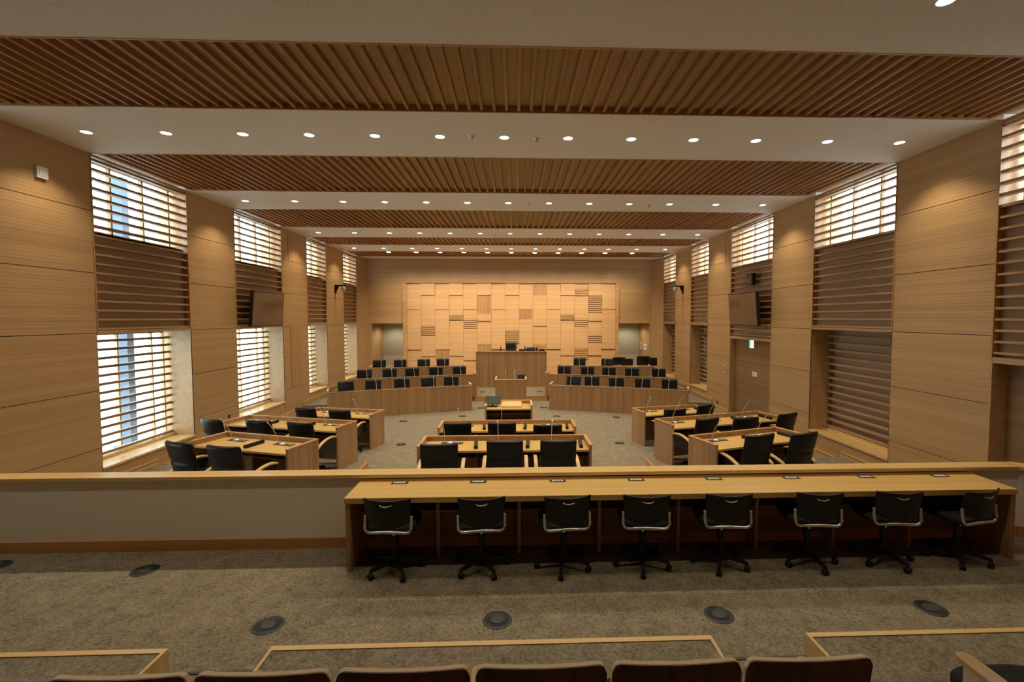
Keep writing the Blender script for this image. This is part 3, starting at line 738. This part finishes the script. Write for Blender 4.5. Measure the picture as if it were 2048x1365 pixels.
# ------------------------------------------------------------------ podium
t = thing('speaker_podium', (AX, 15.6, 0), 0, 'wooden speaker podium with two microphones in front of the tall bench', 'podium')
W, D, h = 1.02, .60, .885
MB().box(-W / 2, W / 2, 0, .03, 0, h - .02).build('front_panel', 'desk_v', t)
for a, b in ((-W / 2, -W / 2 + .035), (W / 2 - .035, W / 2)): MB().box(a, b, .03, D, 0, h + .02).build('side_panel', 'desk_v', t)
MB().box(-W / 2 + .035, W / 2 - .035, .03, D, h - .12, h - .09).build('worktop', 'desk_top', t)
s = MB(); s.box(-W / 2 - .006, W / 2 + .006, -.006, .036, h - .02, h)
for q in (-1, 1): s.prismx([(-.006, h), (.04, h + .035), (D, h + .035), (D, h + .015), (.04, h)], q * (W / 2 - .018) - .024, q * (W / 2 - .018) + .024)
s.build('edge_rail', 'cap', t)
def tall_mic():
    t = thing('podium_microphone', (0, 0, 0), 0, 'x', 'microphone')
    MB().lathe([(.03, 0), (.03, .01), (.012, .02)], 14).build('base', 'mount', t)
    MB().tube([(0, 0, .02), (0, .0, .16), (0, .02, .27), (0, .05, .34)], .006, 8).build('stem', 'whiteplastic', t)
    MB().tube([(0, .05, .34), (0, .062, .372)], .011, 8).build('head', 'whiteplastic', t)
    return t
P_tm = Proto(tall_mic)
for i, x in enumerate((-.33, -.02)): P_tm.put((x, 15.75, h - .09), 0, 'white gooseneck microphone on the podium, %s of the pair' % ('left', 'right')[i], 'microphones on the podium')
t = thing('podium_monitor', (.20, 15.95, h - .09), 0, 'black low monitor on the right side of the podium', 'monitor')
MB().box(-.09, .09, -.08, .08, 0, .015).build('foot', 'mount', t)
MB().box(-.13, .13, .0, .03, .04, .20, Matrix.Rotation(R(-20), 4, 'X')).build('housing', 'blackplastic', t); MB().tube([(0, 0, .01), (0, .02, .08)], .02, 8).build('stem', 'mount', t)

# ------------------------------------------------------------------ tall bench on the platform
t = thing('president_bench', (AX, 18.8, PL2), 0, 'tall wooden presiding bench in front of the relief wall', 'bench')
hb = 1.43
s = MB(); x0, xm, x1 = -1.555 - AX, .34 - AX, 1.235 - AX
arc = [(x0 + (xm - x0) * i / 12, -.10 * math.sin(math.pi * i / 12)) for i in range(13)]
pt = arc + [(xm, .05), (x0, .05)]
s = MB(); s.prism([(x, y) for x, y in pt], 0, hb - .025); s.build('left_front_panel', 'desk_v', t)
MB().box(xm, x1, .03, .08, 0, hb - .03).build('right_front_panel', 'desk_v', t)
MB().prism([(x, y - .02) for x, y in arc] + [(xm + .015, .10), (x0, .10)], hb - .025, hb).build('left_edge_rail', 'desk_cap', t)
MB().box(xm, x1 + .01, .01, .12, hb - .035, hb - .01).build('right_edge_rail', 'desk_cap', t)
for a in (x0, x1 - .04): MB().box(a, a + .04, .08, 1.6, 0, hb - .03).build('side_panel', 'desk_v', t)
MB().box(x0 + .04, x1 - .04, .08, .75, hb - .16, hb - .13).build('worktop', 'desk_top', t)
MB().box(x0 + .04, x1 - .04, .75, 1.6, 0, .50).build('raised_floor', 'carpet', t)
P_high = make_arm(True); P_high.location = (AX - .02, 19.98, PL2 + .50); P_high.rotation_euler = (0, 0, R(180)); tag(P_high, 'high-backed black leather armchair behind the tall presiding bench', 'chair'); P_high.name = 'presiding_armchair'
P_arm.put((.72, 20.0, PL2 + .50), R(180), 'low-backed black leather armchair behind the right end of the tall bench', 'armchairs behind the tall bench')
def upright(x, y, z, hh, w, label):
    t = thing('desk_speaker', (x, y, z), 0, label, 'speaker'); MB().box(-w / 2, w / 2, -.03, .03, 0, hh).build('housing', 'blackplastic', t, .004); MB().box(-w / 2 - .01, w / 2 + .01, -.05, .05, 0, .01).build('foot', 'mount', t)
zb_ = PL2 + hb - .13
upright(-.58, 19.05, zb_, .30, .045, 'slim black upright on the tall bench, left of the high-backed armchair')
upright(.385, 19.05, zb_, .30, .045, 'slim black upright on the tall bench, between its two armchairs')
def flat_set(x, label, w=.30):
    t = thing('desk_monitor', (x, 19.1, zb_), R(180), label, 'monitor')
    MB().box(-w / 2, w / 2, -.02, .02, .03, .185, Matrix.Rotation(R(-8), 4, 'X')).build('housing', 'blackplastic', t, .004); MB().box(-.06, .06, -.06, .06, 0, .012).build('foot', 'mount', t); MB().box(-.02, .02, -.01, .01, .01, .06).build('stem', 'mount', t)
flat_set(.26, 'small black monitor on the tall bench, beside the high-backed armchair', .22)
flat_set(.55, 'small black monitor on the tall bench, left of the low-backed armchair', .26); flat_set(1.06, 'small black monitor at the right end of the tall bench', .26)
P_tm.put((.03, 19.15, zb_), R(180), 'thin white microphone on the tall bench, before the high-backed armchair', 'microphones on the tall bench'); P_tm.put((.80, 19.15, zb_), R(180), 'thin white microphone on the tall bench, before the low-backed armchair', 'microphones on the tall bench')

# ------------------------------------------------------------------ curved officers' benches
def curved(side, pts, z, label):
    t = thing('curved_bench', (AX, pts[0][1], z), 0, label, 'bench'); y0 = pts[0][1]; h = .785
    P = [(side * u, y - y0) for u, y in pts]
    # refine to an arc-like polyline
    Q = []
    for i in range(len(P) - 1):
        for k in range(4): v = k / 4; Q.append((P[i][0] * (1 - v) + P[i + 1][0] * v, P[i][1] * (1 - v) + P[i + 1][1] * v))
    Q.append(P[-1])
    def off(d):
        r = []
        for i in range(len(Q)):
            a = Q[max(i - 1, 0)]; b = Q[min(i + 1, len(Q) - 1)]; dx, dy = b[0] - a[0], b[1] - a[1]; l = math.hypot(dx, dy); n = (-dy / l, dx / l)
            if n[1] < 0: n = (-n[0], -n[1])
            r.append((Q[i][0] + n[0] * d, Q[i][1] + n[1] * d))
        return r
    def strip(d0, d1, z0, z1):
        m_ = MB(); A_, B_ = off(d0), off(d1)
        for i in range(len(Q) - 1): m_.prism([A_[i], A_[i + 1], B_[i + 1], B_[i]], z0, z1)
        return m_
    strip(0, .03, 0, h - .02).build('front_panel', 'desk_v', t)
    strip(-.008, .04, h - .02, h).build('edge_rail', 'desk_cap', t)
    strip(.03, .55, .66, .69).build('worktop', 'desk_top', t)
    A_, B_ = off(.03), off(.58)
    for k in (0, -1):
        a, b = Vector(A_[k]), Vector(B_[k]); o2 = Vector((A_[1 if k == 0 else -2][0] - a.x, A_[1 if k == 0 else -2][1] - a.y)).normalized() * .035
        MB().prism([tuple(a), tuple(b), tuple(b + o2), tuple(a + o2)], 0, h + .02).build('side_panel', 'desk_v', t)
        MB().prism([tuple(a - o2 * .2), tuple(b - o2 * .2), tuple(b + o2 * 1.3), tuple(a + o2 * 1.3)], h + .02, h + .04).build('side_rail', 'cap', t)
    return t
side_nm = {-1: 'left-hand', 1: 'right-hand'}; rw = ['front', 'middle', 'back']
for side in (-1, 1):
    for r, (pts, z) in enumerate(((FR1, 0), (FR2, PL2), (FR3, PL3))): curved(side, pts, z, 'curved %s wooden bench of the %s officer seats' % (rw[r], side_nm[side]))
o5 = ['leftmost', 'second from left', 'middle', 'second from right', 'rightmost']; o4 = ['leftmost', 'second from left', 'second from right', 'rightmost']
off = {
 (-1, 0): [(-5.08, 15.0, 28), (-4.38, 14.98, 0), (-3.53, 15.16, 2), (-2.66, 15.40, 18), (-2.07, 15.61, -4)],
 (-1, 1): [(-4.99, 16.35, 0), (-4.18, 16.45, 0), (-3.47, 16.62, 0), (-2.70, 16.85, 0), (-1.94, 17.05, -4)],
 (-1, 2): [(-4.95, 18.0, 0), (-4.23, 18.15, 0), (-3.39, 18.3, 0), (-2.71, 18.5, 0)],
 (1, 0): [(1.78, 15.55, -18), (2.45, 15.42, 0), (3.2, 15.2, 0), (4.0, 15.0, 0), (4.80, 14.8, 0)],
 (1, 1): [(1.68, 17.05, 0), (2.51, 16.95, 4), (3.2, 16.7, 0), (3.97, 16.55, 0), (4.82, 16.3, 0)],
 (1, 2): [(2.42, 18.5, 0), (3.38, 18.35, -16)]}
zz = [0, PL2, PL3]
for (side, r), lst in off.items():
    names = o5 if len(lst) == 5 else (o4 if len(lst) == 4 else ['left', 'right'])
    for i, (x, y, h) in enumerate(lst):
        a = R(180 + h + side * -8)
        fr = (FR1, FR2, FR3)[r]; u = abs(x - AX); yc = None
        for (u0, y0), (u1, y1) in zip(fr, fr[1:]):
            if u0 <= u <= u1: yc = y0 + (y1 - y0) * (u - u0) / (u1 - u0)
        if yc is None: yc = fr[0][1] if u < fr[0][0] else fr[-1][1]
        x = x * (yc + .91) / (y - (0, .28, .30)[r])
        P_arm.put((x, yc + .58, zz[r]), a, 'black leather armchair behind the %s %s officer bench, %s' % (rw[r], side_nm[side], names[i]), 'armchairs behind the officer benches')
        if (side, r, i) in ((-1, 0, 0),): continue
        mx = x * (yc + .30) / (yc + .91) + .03
        # microphone stands on the worktop in front of the seat
        fr = (FR1, FR2, FR3)[r]; u = abs(mx - AX); yy = None
        for (u0, y0), (u1, y1) in zip(fr, fr[1:]):
            if u0 <= u <= u1: yy = y0 + (y1 - y0) * (u - u0) / (u1 - u0)
        if yy is None: yy = fr[0][1] if u < fr[0][0] else fr[-1][1]
        P_tm.put((mx, yy + .26, zz[r] + .69), R(180 + (random.uniform(-1, 1)) * 12), 'thin white microphone on the %s %s officer bench, %s' % (rw[r], side_nm[side], names[i]), 'microphones on the officer benches')
def monitor(x, y, w, hh, rz, label):
    t = thing('computer_monitor', (x, y, PL3 + .69), rz, label, 'monitor')
    MB().box(-.10, .10, -.08, .08, 0, .012).build('foot', 'blackplastic', t); MB().box(-.03, .03, -.02, .01, .012, .14).build('stem', 'silver', t)
    hs = MB().box(-w / 2, w / 2, -.02, .02, .09, .09 + hh).build('housing', 'blackplastic', t, .006)
    MB().box(-w / 2 + .015, w / 2 - .015, .02, .022, .105, .075 + hh).build('display', 'screen', hs)
monitor(3.95, 18.02, .50, .30, R(8), 'black computer monitor on the back right bench, leftmost of four')
monitor(4.22, 17.82, .42, .26, R(-6), 'black computer monitor on the back right bench, second from left')
monitor(4.86, 17.95, .50, .34, R(4), 'black computer monitor on the back right bench, third from left')
t = monitor(5.16, 17.76, .34, .30, R(-12), 'black computer monitor on the back right bench, rightmost of four')

# ------------------------------------------------------------------ ceiling lamps
def make_lamp():
    t = thing('downlight', (0, 0, 0), 0, 'x', 'ceiling light')
    MB().lathe([(.078, -.004), (.078, .0), (.064, .0), (.062, -.006)], 24).build('trim_ring', 'whiteplastic', t) if False else None
    vs = []; fs = []; n = 24
    for r_0, z in ((.066, -.002), (.080, -.001), (.080, -.006), (.066, -.007)):
        for k in range(n): vs.append((r_0 * math.cos(2 * math.pi * k / n), r_0 * math.sin(2 * math.pi * k / n), z))
    for i in range(4):
        for k in range(n): fs.append((i * n + k, i * n + (k + 1) % n, ((i + 1) % 4) * n + (k + 1) % n, ((i + 1) % 4) * n + k))
    MB().add(vs, fs, True).build('trim_ring', 'whiteplastic', t)
    MB().lathe([(.068, -.0045), (.068, -.001)], 24).build('lens', 'lens', t)
    ld = bpy.data.lights.new('lamp_glow', 'SPOT'); ld.energy = LAMP_W; ld.color = LAMP_COL; ld.spot_size = R(112); ld.spot_blend = .55; ld.shadow_soft_size = .06
    lo = bpy.data.objects.new('lamp_glow', ld); col.objects.link(lo); lo.parent = t; lo.location = (0, 0, -.02)
    return t
P_lamp = Proto(make_lamp)
lx = [-5.98, -4.895, -3.84, -2.918, -1.995, -1.073, -.152, .770, 1.69, 2.608, 3.535, 4.61, 5.705]
o13 = ['leftmost', '2nd from left', '3rd from left', '4th from left', '5th from left', '6th from left', 'middle', '6th from right', '5th from right', '4th from right', '3rd from right', '2nd from right', 'rightmost']
rown = ['nearest', 'second', 'third', 'fourth']
for r, y in enumerate((7.02, 10.95, 14.89, 18.12)):
    for i, x in enumerate(lx): P_lamp.put((x, y, C), 0, 'lit round downlight in the %s white ceiling band, %s of thirteen' % (rown[r], o13[i]), 'downlights in the white ceiling bands')
for i, x in enumerate(lx):
    t = P_lamp.put((x, 3.92 if i == 10 else 3.84, C), 0, 'lit round downlight at the top right edge of the picture' if i == 10 else 'round downlight above the gallery, %s of thirteen' % o13[i], 'gallery downlights')
    for ch in t.children:
        if ch.type == 'LIGHT': ch.data = ch.data.copy(); ch.data.energy = LAMP_W * .30
def make_wash():
    t = thing('wall_washer', (0, 0, 0), 0, 'x', 'ceiling light')
    MB().lathe([(.085, -.05), (.085, 0)], 24).build('housing', 'whiteplastic', t)
    T = Matrix.Translation((0, 0, -.058)); MB().lathe([(.078, -.004), (.078, .006)], 24, T).build('lens', 'lens', t)
    ld = bpy.data.lights.new('lamp_glow', 'SPOT'); ld.energy = 230; ld.color = LAMP_COL; ld.spot_size = R(88); ld.spot_blend = .8; ld.shadow_soft_size = .06
    lo = bpy.data.objects.new('lamp_glow', ld); col.objects.link(lo); lo.parent = t; lo.location = (0, 0.02, -.085); lo.rotation_euler = (R(38), 0, 0)
    return t
P_wash = Proto(make_wash)
for i, x in enumerate(lx[1:-1]):
    lab = ['leftmost', '2nd from left', '3rd from left', '4th from left', '5th from left', 'middle', '5th from right', '4th from right', '3rd from right', '2nd from right', 'rightmost'][i]
    P_wash.put((x, 18.83, C), 0, 'bright spot lamp aimed at the relief wall, %s of eleven' % lab, 'wall-washing spot lamps')
for x, w_ in ((-5.6, 'left'), (5.3, 'right')):  # unseen lamps, added to brighten the two alcoves
    t = P_lamp.put((x, 22.2, 2.66), 0, 'unseen downlight added in the low ceiling of the %s alcove beside the relief wall' % w_, 'added alcove downlights')
    for ch in t.children:
        if ch.type == 'LIGHT': ch.data = ch.data.copy(); ch.data.energy = 60; ch.data.spot_size = R(160)
def make_det(r=.05, hgt=.03, mt='silver'):
    t = thing('sprinkler_head', (0, 0, 0), 0, 'x', 'sprinkler')
    MB().lathe([(.02, -hgt), (r * .55, -hgt + .004), (r * .5, -.008), (r, -.006), (r, 0)], 18).build('rose', mt, t); MB().lathe([(.006, -hgt - .02), (.022, -hgt - .018), (.022, -hgt - .014), (.006, -hgt)], 12).build('deflector', 'chrome', t)
    return t
P_det = Proto(make_det)
for x, y, l in ((-.613, 7.0, 'silver sprinkler head left of the middle downlight, nearest white band'), (.314, 7.05, 'silver sprinkler head right of the middle downlight, nearest white band'),
                (.318, 10.98, 'round grey detector right of the middle downlight, second white band'), (3.09, 11.03, 'small grey sprinkler head on the right of the second white band'), (-.63, 15.12, 'small grey sprinkler head in the third white band')):
    P_det.put((x, y, C), 0, l, 'ceiling sprinklers')

# ------------------------------------------------------------------ floor grilles
def make_grille():
    t = thing('floor_air_grille', (0, 0, 0), 0, 'x', 'floor grille')
    MB().lathe([(.118, 0), (.116, .004), (.108, .006), (.06, .006), (.058, .003)], 32).build('rim', 'grate', t)
    s = MB()
    for k in range(32): s.box(.064, .104, -.0032, .0032, .0062, .0075, RT(0, 0, 0, k * math.pi / 16))
    s.build('slots', 'slot', t)
    MB().lathe([(.055, .003), (.055, .0085), (.05, .009)], 24).build('centre_cap', 'grate_mid', t)
    return t
P_gr = Proto(make_grille)
gl = [(-3.571, 4.62, GAL, 'round floor grille beside the white partition, far left'), (-5.10, 4.76, GAL, 'round floor grille at the left picture edge, by the partition'), (-1.956, 3.735, GAL, 'round floor grille in the gallery aisle, leftmost of four'), (-.149, 3.735, GAL, 'round floor grille in the gallery aisle, second from left of four'),
      (1.658, 3.735, GAL, 'round floor grille in the gallery aisle, third from left of four'), (3.465, 3.76, GAL, 'round floor grille in the gallery aisle, rightmost of four'),
      (-3.148, 13.4, 0, 'round floor grille before the left curved bench, outermost'), (-2.62, 10.92, 0, 'round floor grille beside the farthest left-side desk'), (-1.564, 14.04, 0, 'round floor grille before the left curved bench, inner one'), (-1.10, 15.28, 0, 'round floor grille left of the podium'),
      (-1.22, 17.6, PL2, 'round floor grille at the left foot of the tall bench'), (2.40, 10.84, 0, 'round floor grille beside the farthest right-side desk'), (2.933, 13.7, 0, 'round floor grille before the right curved bench, outermost'), (1.209, 13.93, 0, 'round floor grille before the right curved bench, inner one'),
      (.90, 15.28, 0, 'round floor grille right of the podium'), (.90, 17.6, PL2, 'round floor grille at the right foot of the tall bench')]
for x, y, z, l in gl: P_gr.put((x, y, z), 0, l, 'round floor air grilles')

# ------------------------------------------------------------------ screens, cameras, clock, signs
def tv(side, yc, label):
    X = (XL if side < 0 else XR); o = -side
    t = thing('wall_television', (X, yc, 3.13), 0 if side < 0 else R(180), label, 'television')
    # local +x points into the room
    T = Matrix.Translation((.33, 0, 0)) @ Matrix.Rotation(R(5), 4, 'Y')
    hs = MB().box(-.05, .03, -.77, .77, -.44, .44, T).build('housing', 'blackplastic', t, .005)
    MB().box(.03, .032, -.745, .745, -.415, .415, T).build('display', 'screen', hs)
    s = MB(); s.box(.0, .03, -.25, .25, -.2, .2); s.box(.03, .29, -.06, .06, -.06, .06); s.build('wall_mount', 'mount', t)
tv(-1, 12.56, 'flat black television on the left wall, tilted above the low window'); tv(1, 12.56, 'flat black television on the right wall, above the recessed door')
def ptz(side, label):
    X = XL if side < 0 else XR
    t = thing('wall_camera', (X, 18.1, 4.10), 0 if side < 0 else R(180), label, 'camera')
    s = MB(); s.box(0, .03, -.07, .07, -.28, .03); s.box(.03, .38, -.05, .05, -.015, .03)
    s.prismx([(.03, -.02), (.14, -.02), (.03, -.24)], -.02, .02, Matrix.Rotation(R(-90), 4, 'Z')); s.build('bracket', 'mount', t)
    MB().lathe([(.03, -.20), (.065, -.17), (.075, -.13), (.075, -.05), (.06, -.015)], 20, Matrix.Translation((.30, 0, 0))).build('camera_body', 'silver', t)
    MB().lathe([(.02, -.212), (.03, -.20)], 12, Matrix.Translation((.30, 0, 0))).build('camera_lens', 'slot', t)
ptz(-1, 'silver camera on a black bracket high on the left wall'); ptz(1, 'silver camera on a black bracket high on the right wall')
def wallbox(name, x, y, z, w, hh, d, side, mt, label, cat, parts=()):
    """plate on a side wall: w along the wall, hh high, d deep"""
    t = thing(name, (x, y, z), 0 if side < 0 else R(180), label, cat)
    MB().box(0, d, -w / 2, w / 2, -hh / 2, hh / 2).build('plate', mt, t, .002)
    for nm, a, b, c_, e, m2 in parts: MB().box(d, d + .006, a, b, c_, e).build(nm, m2, t)
    return t
ck = thing('wall_clock', (XR - .01, 12.72, 3.93), R(180), 'square black wall clock with pale hands above the right television', 'clock')
MB().box(0, .09, -.16, .16, -.16, .16).build('case', 'blackplastic', ck, .01); MB().lathe([(.145, 0), (.145, .004)], 28, Matrix.Translation((.09, 0, 0)) @ Matrix.Rotation(R(90), 4, 'Y')).build('dial', 'screen', ck)
s = MB(); s.box(.096, .10, -.006, .006, -.01, .12, Matrix.Rotation(R(-28), 4, 'X')); s.box(.096, .10, -.008, .008, -.01, .085, Matrix.Rotation(R(150), 4, 'X')); s.build('hands', 'whiteplastic', ck)
s = MB()
for k in range(12): s.box(.095, .098, -.005, .005, .118, .136, Matrix.Rotation(R(30 * k), 4, 'X'))
s.build('hour_marks', 'whiteplastic', ck)
ex = thing('exit_sign', (XR + .13, 12.93, 2.185), R(180), 'small lit green and white emergency exit sign above the right door', 'exit sign')
MB().box(-.03, .03, -.13, .13, -.125, .125).build('case', 'whiteplastic', ex)
MB().box(.03, .033, -.12, .12, -.115, .115).build('lit_panel', 'exit_w', ex)
s = MB(); s.box(.033, .035, -.12, -.05, -.115, .115); s.box(.033, .035, -.0, .02, -.02, .05); s.box(.033, .035, -.01, .015, .055, .08); s.box(.033, .035, .0, .05, -.03, -.015, Matrix.Rotation(R(25), 4, 'X')); s.box(.033, .035, -.04, .0, -.06, -.045, Matrix.Rotation(R(-30), 4, 'X')); s.box(.033, .035, -.04, .06, .025, .037, Matrix.Rotation(R(18), 4, 'X'))
s.build('running_figure', 'exit_g', ex)
wallbox('door_plate', XR + .16, 12.83, 1.35, .26, .13, .008, 1, 'alcove_low', 'pale blank plate at eye height on the recessed right door', 'plate')
wallbox('intercom_switch', XR, 14.37, 1.39, .09, .13, .03, 1, 'whiteplastic', 'white switch box on the right wall beside the door, upper one', 'switch', [('button', -.02, .02, -.04, .02, 'greyplate')])
wallbox('intercom_switch', XR, 14.33, 1.19, .09, .13, .03, 1, 'whiteplastic', 'white switch box on the right wall beside the door, lower one', 'switch', [('button', -.02, .02, -.04, .02, 'greyplate')])
wallbox('wall_socket', XR, 14.83, .22, .08, .10, .012, 1, 'greyplate', 'small grey wall socket low on the right pier beyond the door', 'socket')
wallbox('wall_socket', XL, 11.32, .60, .08, .08, .012, -1, 'greyplate', 'small grey wall socket on the left pier between the first two windows', 'socket')
wallbox('wall_sensor', XL, 7.08, 4.95, .16, .16, .05, -1, 'whiteplastic', 'small white sensor box high on the nearest left wall pier', 'sensor', [('cover', -.05, .05, -.05, .05, 'whiteplastic')])
for i, z in enumerate((1.62, 1.46)):
    wallbox('light_switch', 6.03, 21.95, z, .45, .12, .015, 1, 'whiteplastic', 'white switch plate in the right alcove, %s of two' % ('upper', 'lower')[i], 'switch', [('rocker', -.16, -.02, -.035, .035, 'alcove_low'), ('rocker', .02, .16, -.035, .035, 'alcove_low')])
t = wallbox('alcove_intercom', 6.03, 22.6, 1.55, .10, .34, .05, 1, 'whiteplastic', 'white narrow handset on the right alcove wall, left of the switch plates', 'intercom', [('grille', -.03, .03, .02, .10, 'greyplate')])
def hatch(side, y0, y1, z0, z1, label, mt='wall_yl', proud=.006):
    X = XL if side < 0 else XR; o = -side
    t = thing('wall_hatch', (X, (y0 + y1) / 2, (z0 + z1) / 2), 0 if side < 0 else R(180), label, 'hatch')
    w_, h_ = (y1 - y0) / 2, (z1 - z0) / 2
    MB().box(.0, .004, -w_ - .008, w_ + .008, -h_ - .008, h_ + .008).build('shadow_gap', 'infill', t)
    MB().box(.0, .004 + proud, -w_, w_, -h_, h_).build('cover', mt, t); MB().box(.004 + proud, .012 + proud, w_ - .05, w_ - .035, -.06, .06).build('pull', 'silver', t)
hatch(-1, 14.45, 15.3, 4.60, 5.42, 'flush wooden access hatch high on the left pier before the third window', 'hatch')
hatch(-1, 14.48, 15.2, .80, 2.70, 'tall flush wooden panel on the left pier before the third window', 'hatch')
hatch(1, 14.45, 15.3, 4.60, 5.42, 'flush wooden access hatch high on the right pier beyond the television')

# ------------------------------------------------------------------ gallery seats in front of the camera
def seat_unit():
    t = thing('gallery_seat', (0, 0, 0), 0, 'x', 'seat')
    # curved plywood back; local y=0 at the top edge of the back
    n = 40; hw = .242
    def shell(y_in, thick, inset):
        vs = []; fs = []; rows = [(.852, 0), (.80, .005), (.60, .03), (.42, .07)]
        prof = []
        for i in range(n + 1):
            u = -1 + 2 * i / n; prof.append((u * (hw - inset), .016 * (1 - u * u)))
        for z, dy in rows:
            for (x, b) in prof:
                uu = abs(x) / hw; zz_ = z
                if z > .85: zz_ = z - .034 * (1 - math.sqrt(max(0., 1 - max(0., (uu - .86) / .14) ** 2))) - inset * .0
                vs.append((x, y_in - b + dy, zz_))
        k = n + 1
        base = len(vs)
        for z, dy in rows:
            for (x, b) in prof:
                uu = abs(x) / hw; zz_ = z
                if z > .85: zz_ = z - .034 * (1 - math.sqrt(max(0., 1 - max(0., (uu - .86) / .14) ** 2)))
                vs.append((x, y_in - b + dy + thick, zz_))
        R_ = len(rows)
        for j in range(R_ - 1):
            for i in range(n):
                a = j * k + i; fs.append((a, a + 1, a + k + 1, a + k)); a += base; fs.append((a + k, a + k + 1, a + 1, a))
        for i in range(n): fs.append((i, base + i, base + i + 1, i + 1)); a = (R_ - 1) * k + i; fs.append((a, a + 1, base + a + 1, base + a))
        for j in range(R_ - 1):
            a = j * k; fs.append((a, a + k, base + a + k, base + a)); a = j * k + n; fs.append((a, base + a, base + a + k, a + k))
        return vs, fs
    vs, fs = shell(-.0, .006, 0); MB().add(vs, fs, False).build('back_veneer', 'walnut', t)
    vs, fs = shell(.006, .022, 0); MB().add(vs, fs, False).build('back_shell', 'walnut_edge', t, .003)
    s = MB(); s.pad([(.40, .9, .9, .25), (.42, 1, 1, .25), (.46, 1, 1, .25), (.48, .93, .93, .25), (.485, .8, .8, .25)], .225, .19, 24, 4.5); s.build('seat_cushion', 'blacksoft', t)
    s = MB(); s.pad([(.50, .9, .8, .09), (.52, 1, 1, .09), (.76, .98, 1, .05), (.79, .9, .7, .045)], .215, .025, 24, 4., .0); s.build('back_cushion', 'blacksoft', t)
    MB().box(-.05, .05, .15, .30, 0, .40).build('pedestal', 'mount', t)
    return t
def seat_arm(t, x):
    a = MB()
    pts = []
    for k in range(9): an = R(-90) + k * R(22.5); pts.append((x + .026 * -math.sin(an + R(90)) * 0 + .026 * math.cos(an + R(90)), .395 + .026 * math.sin(an + R(90)) * 1.0))
    a.prism([(x - .036, .04), (x + .036, .04)] + [(x + .036 * math.cos(R(20 * q)), .275 + .036 * math.sin(R(20 * q))) for q in range(10)], .612, .635)
    ao = a.build('armrest', 'arm', t, .004)
    MB().box(x - .018, x + .018, .08, .27, .0, .612).build('arm_support', 'walnut_edge', ao)
P_seat = seat_unit(); P_seat.location = (-1.42, 1.69, TIER); tag(P_seat, 'walnut gallery seat in the foreground, leftmost of the row of six', 'seat', 'foreground gallery seats')
seats = [P_seat]; o6 = ['leftmost', 'second from left', 'third from left', 'fourth from left', 'fifth from left', 'rightmost']
for i in range(1, 6): seats.append(dup(P_seat, (-1.42 + i * .5045, 1.69, TIER), 0, 'walnut gallery seat in the foreground, %s of the row of six' % o6[i]))
far_seat = dup(P_seat, (2.24, 1.69, TIER), 0, 'black-cushioned gallery seat at the bottom right corner, across the aisle', 'foreground gallery seats')
for i, sx in enumerate(seats): seat_arm(sx, -.15 * 0 + (-1.568 + i * .4715) - sx.location.x)
seat_arm(seats[-1], 1.257 - seats[-1].location.x)
seat_arm(far_seat, 1.985 - 2.24)

# ------------------------------------------------------------------ outdoors
s = MB(); s.box(-60, 60, -20, 60, -.45, -.40); tag(structure(s.build('ground', 'ext_ground')))
for side, nm in ((-1, 'left'), (1, 'right')):
    t = thing('neighbouring_building', (side * 17, 14, -.4), 0, 'pale teal and white building seen outside the %s windows' % nm, 'building')
    MB().box(-.5 * side, 6 * side, -16, 20, 0, 3.4).build('ground_storey', 'ext_white', t); MB().box(-.4 * side, 6 * side, -16, 20, 3.4, 7.6).build('upper_storey', 'ext_teal', t)
t = thing('outdoor_column', (-9.36, 11.75, -.4), 0, 'slate blue square column standing outside the nearest left window', 'column')
MB().box(-.16, .16, -.10, .10, 0, 6.6).build('shaft', 'ext_dark', t); MB().box(-.21, .21, -.15, .15, 0, .25).build('plinth', 'ext_dark', t)

# names of the first placement of each kind are already right; link everything to the scene
bpy.context.view_layer.update()
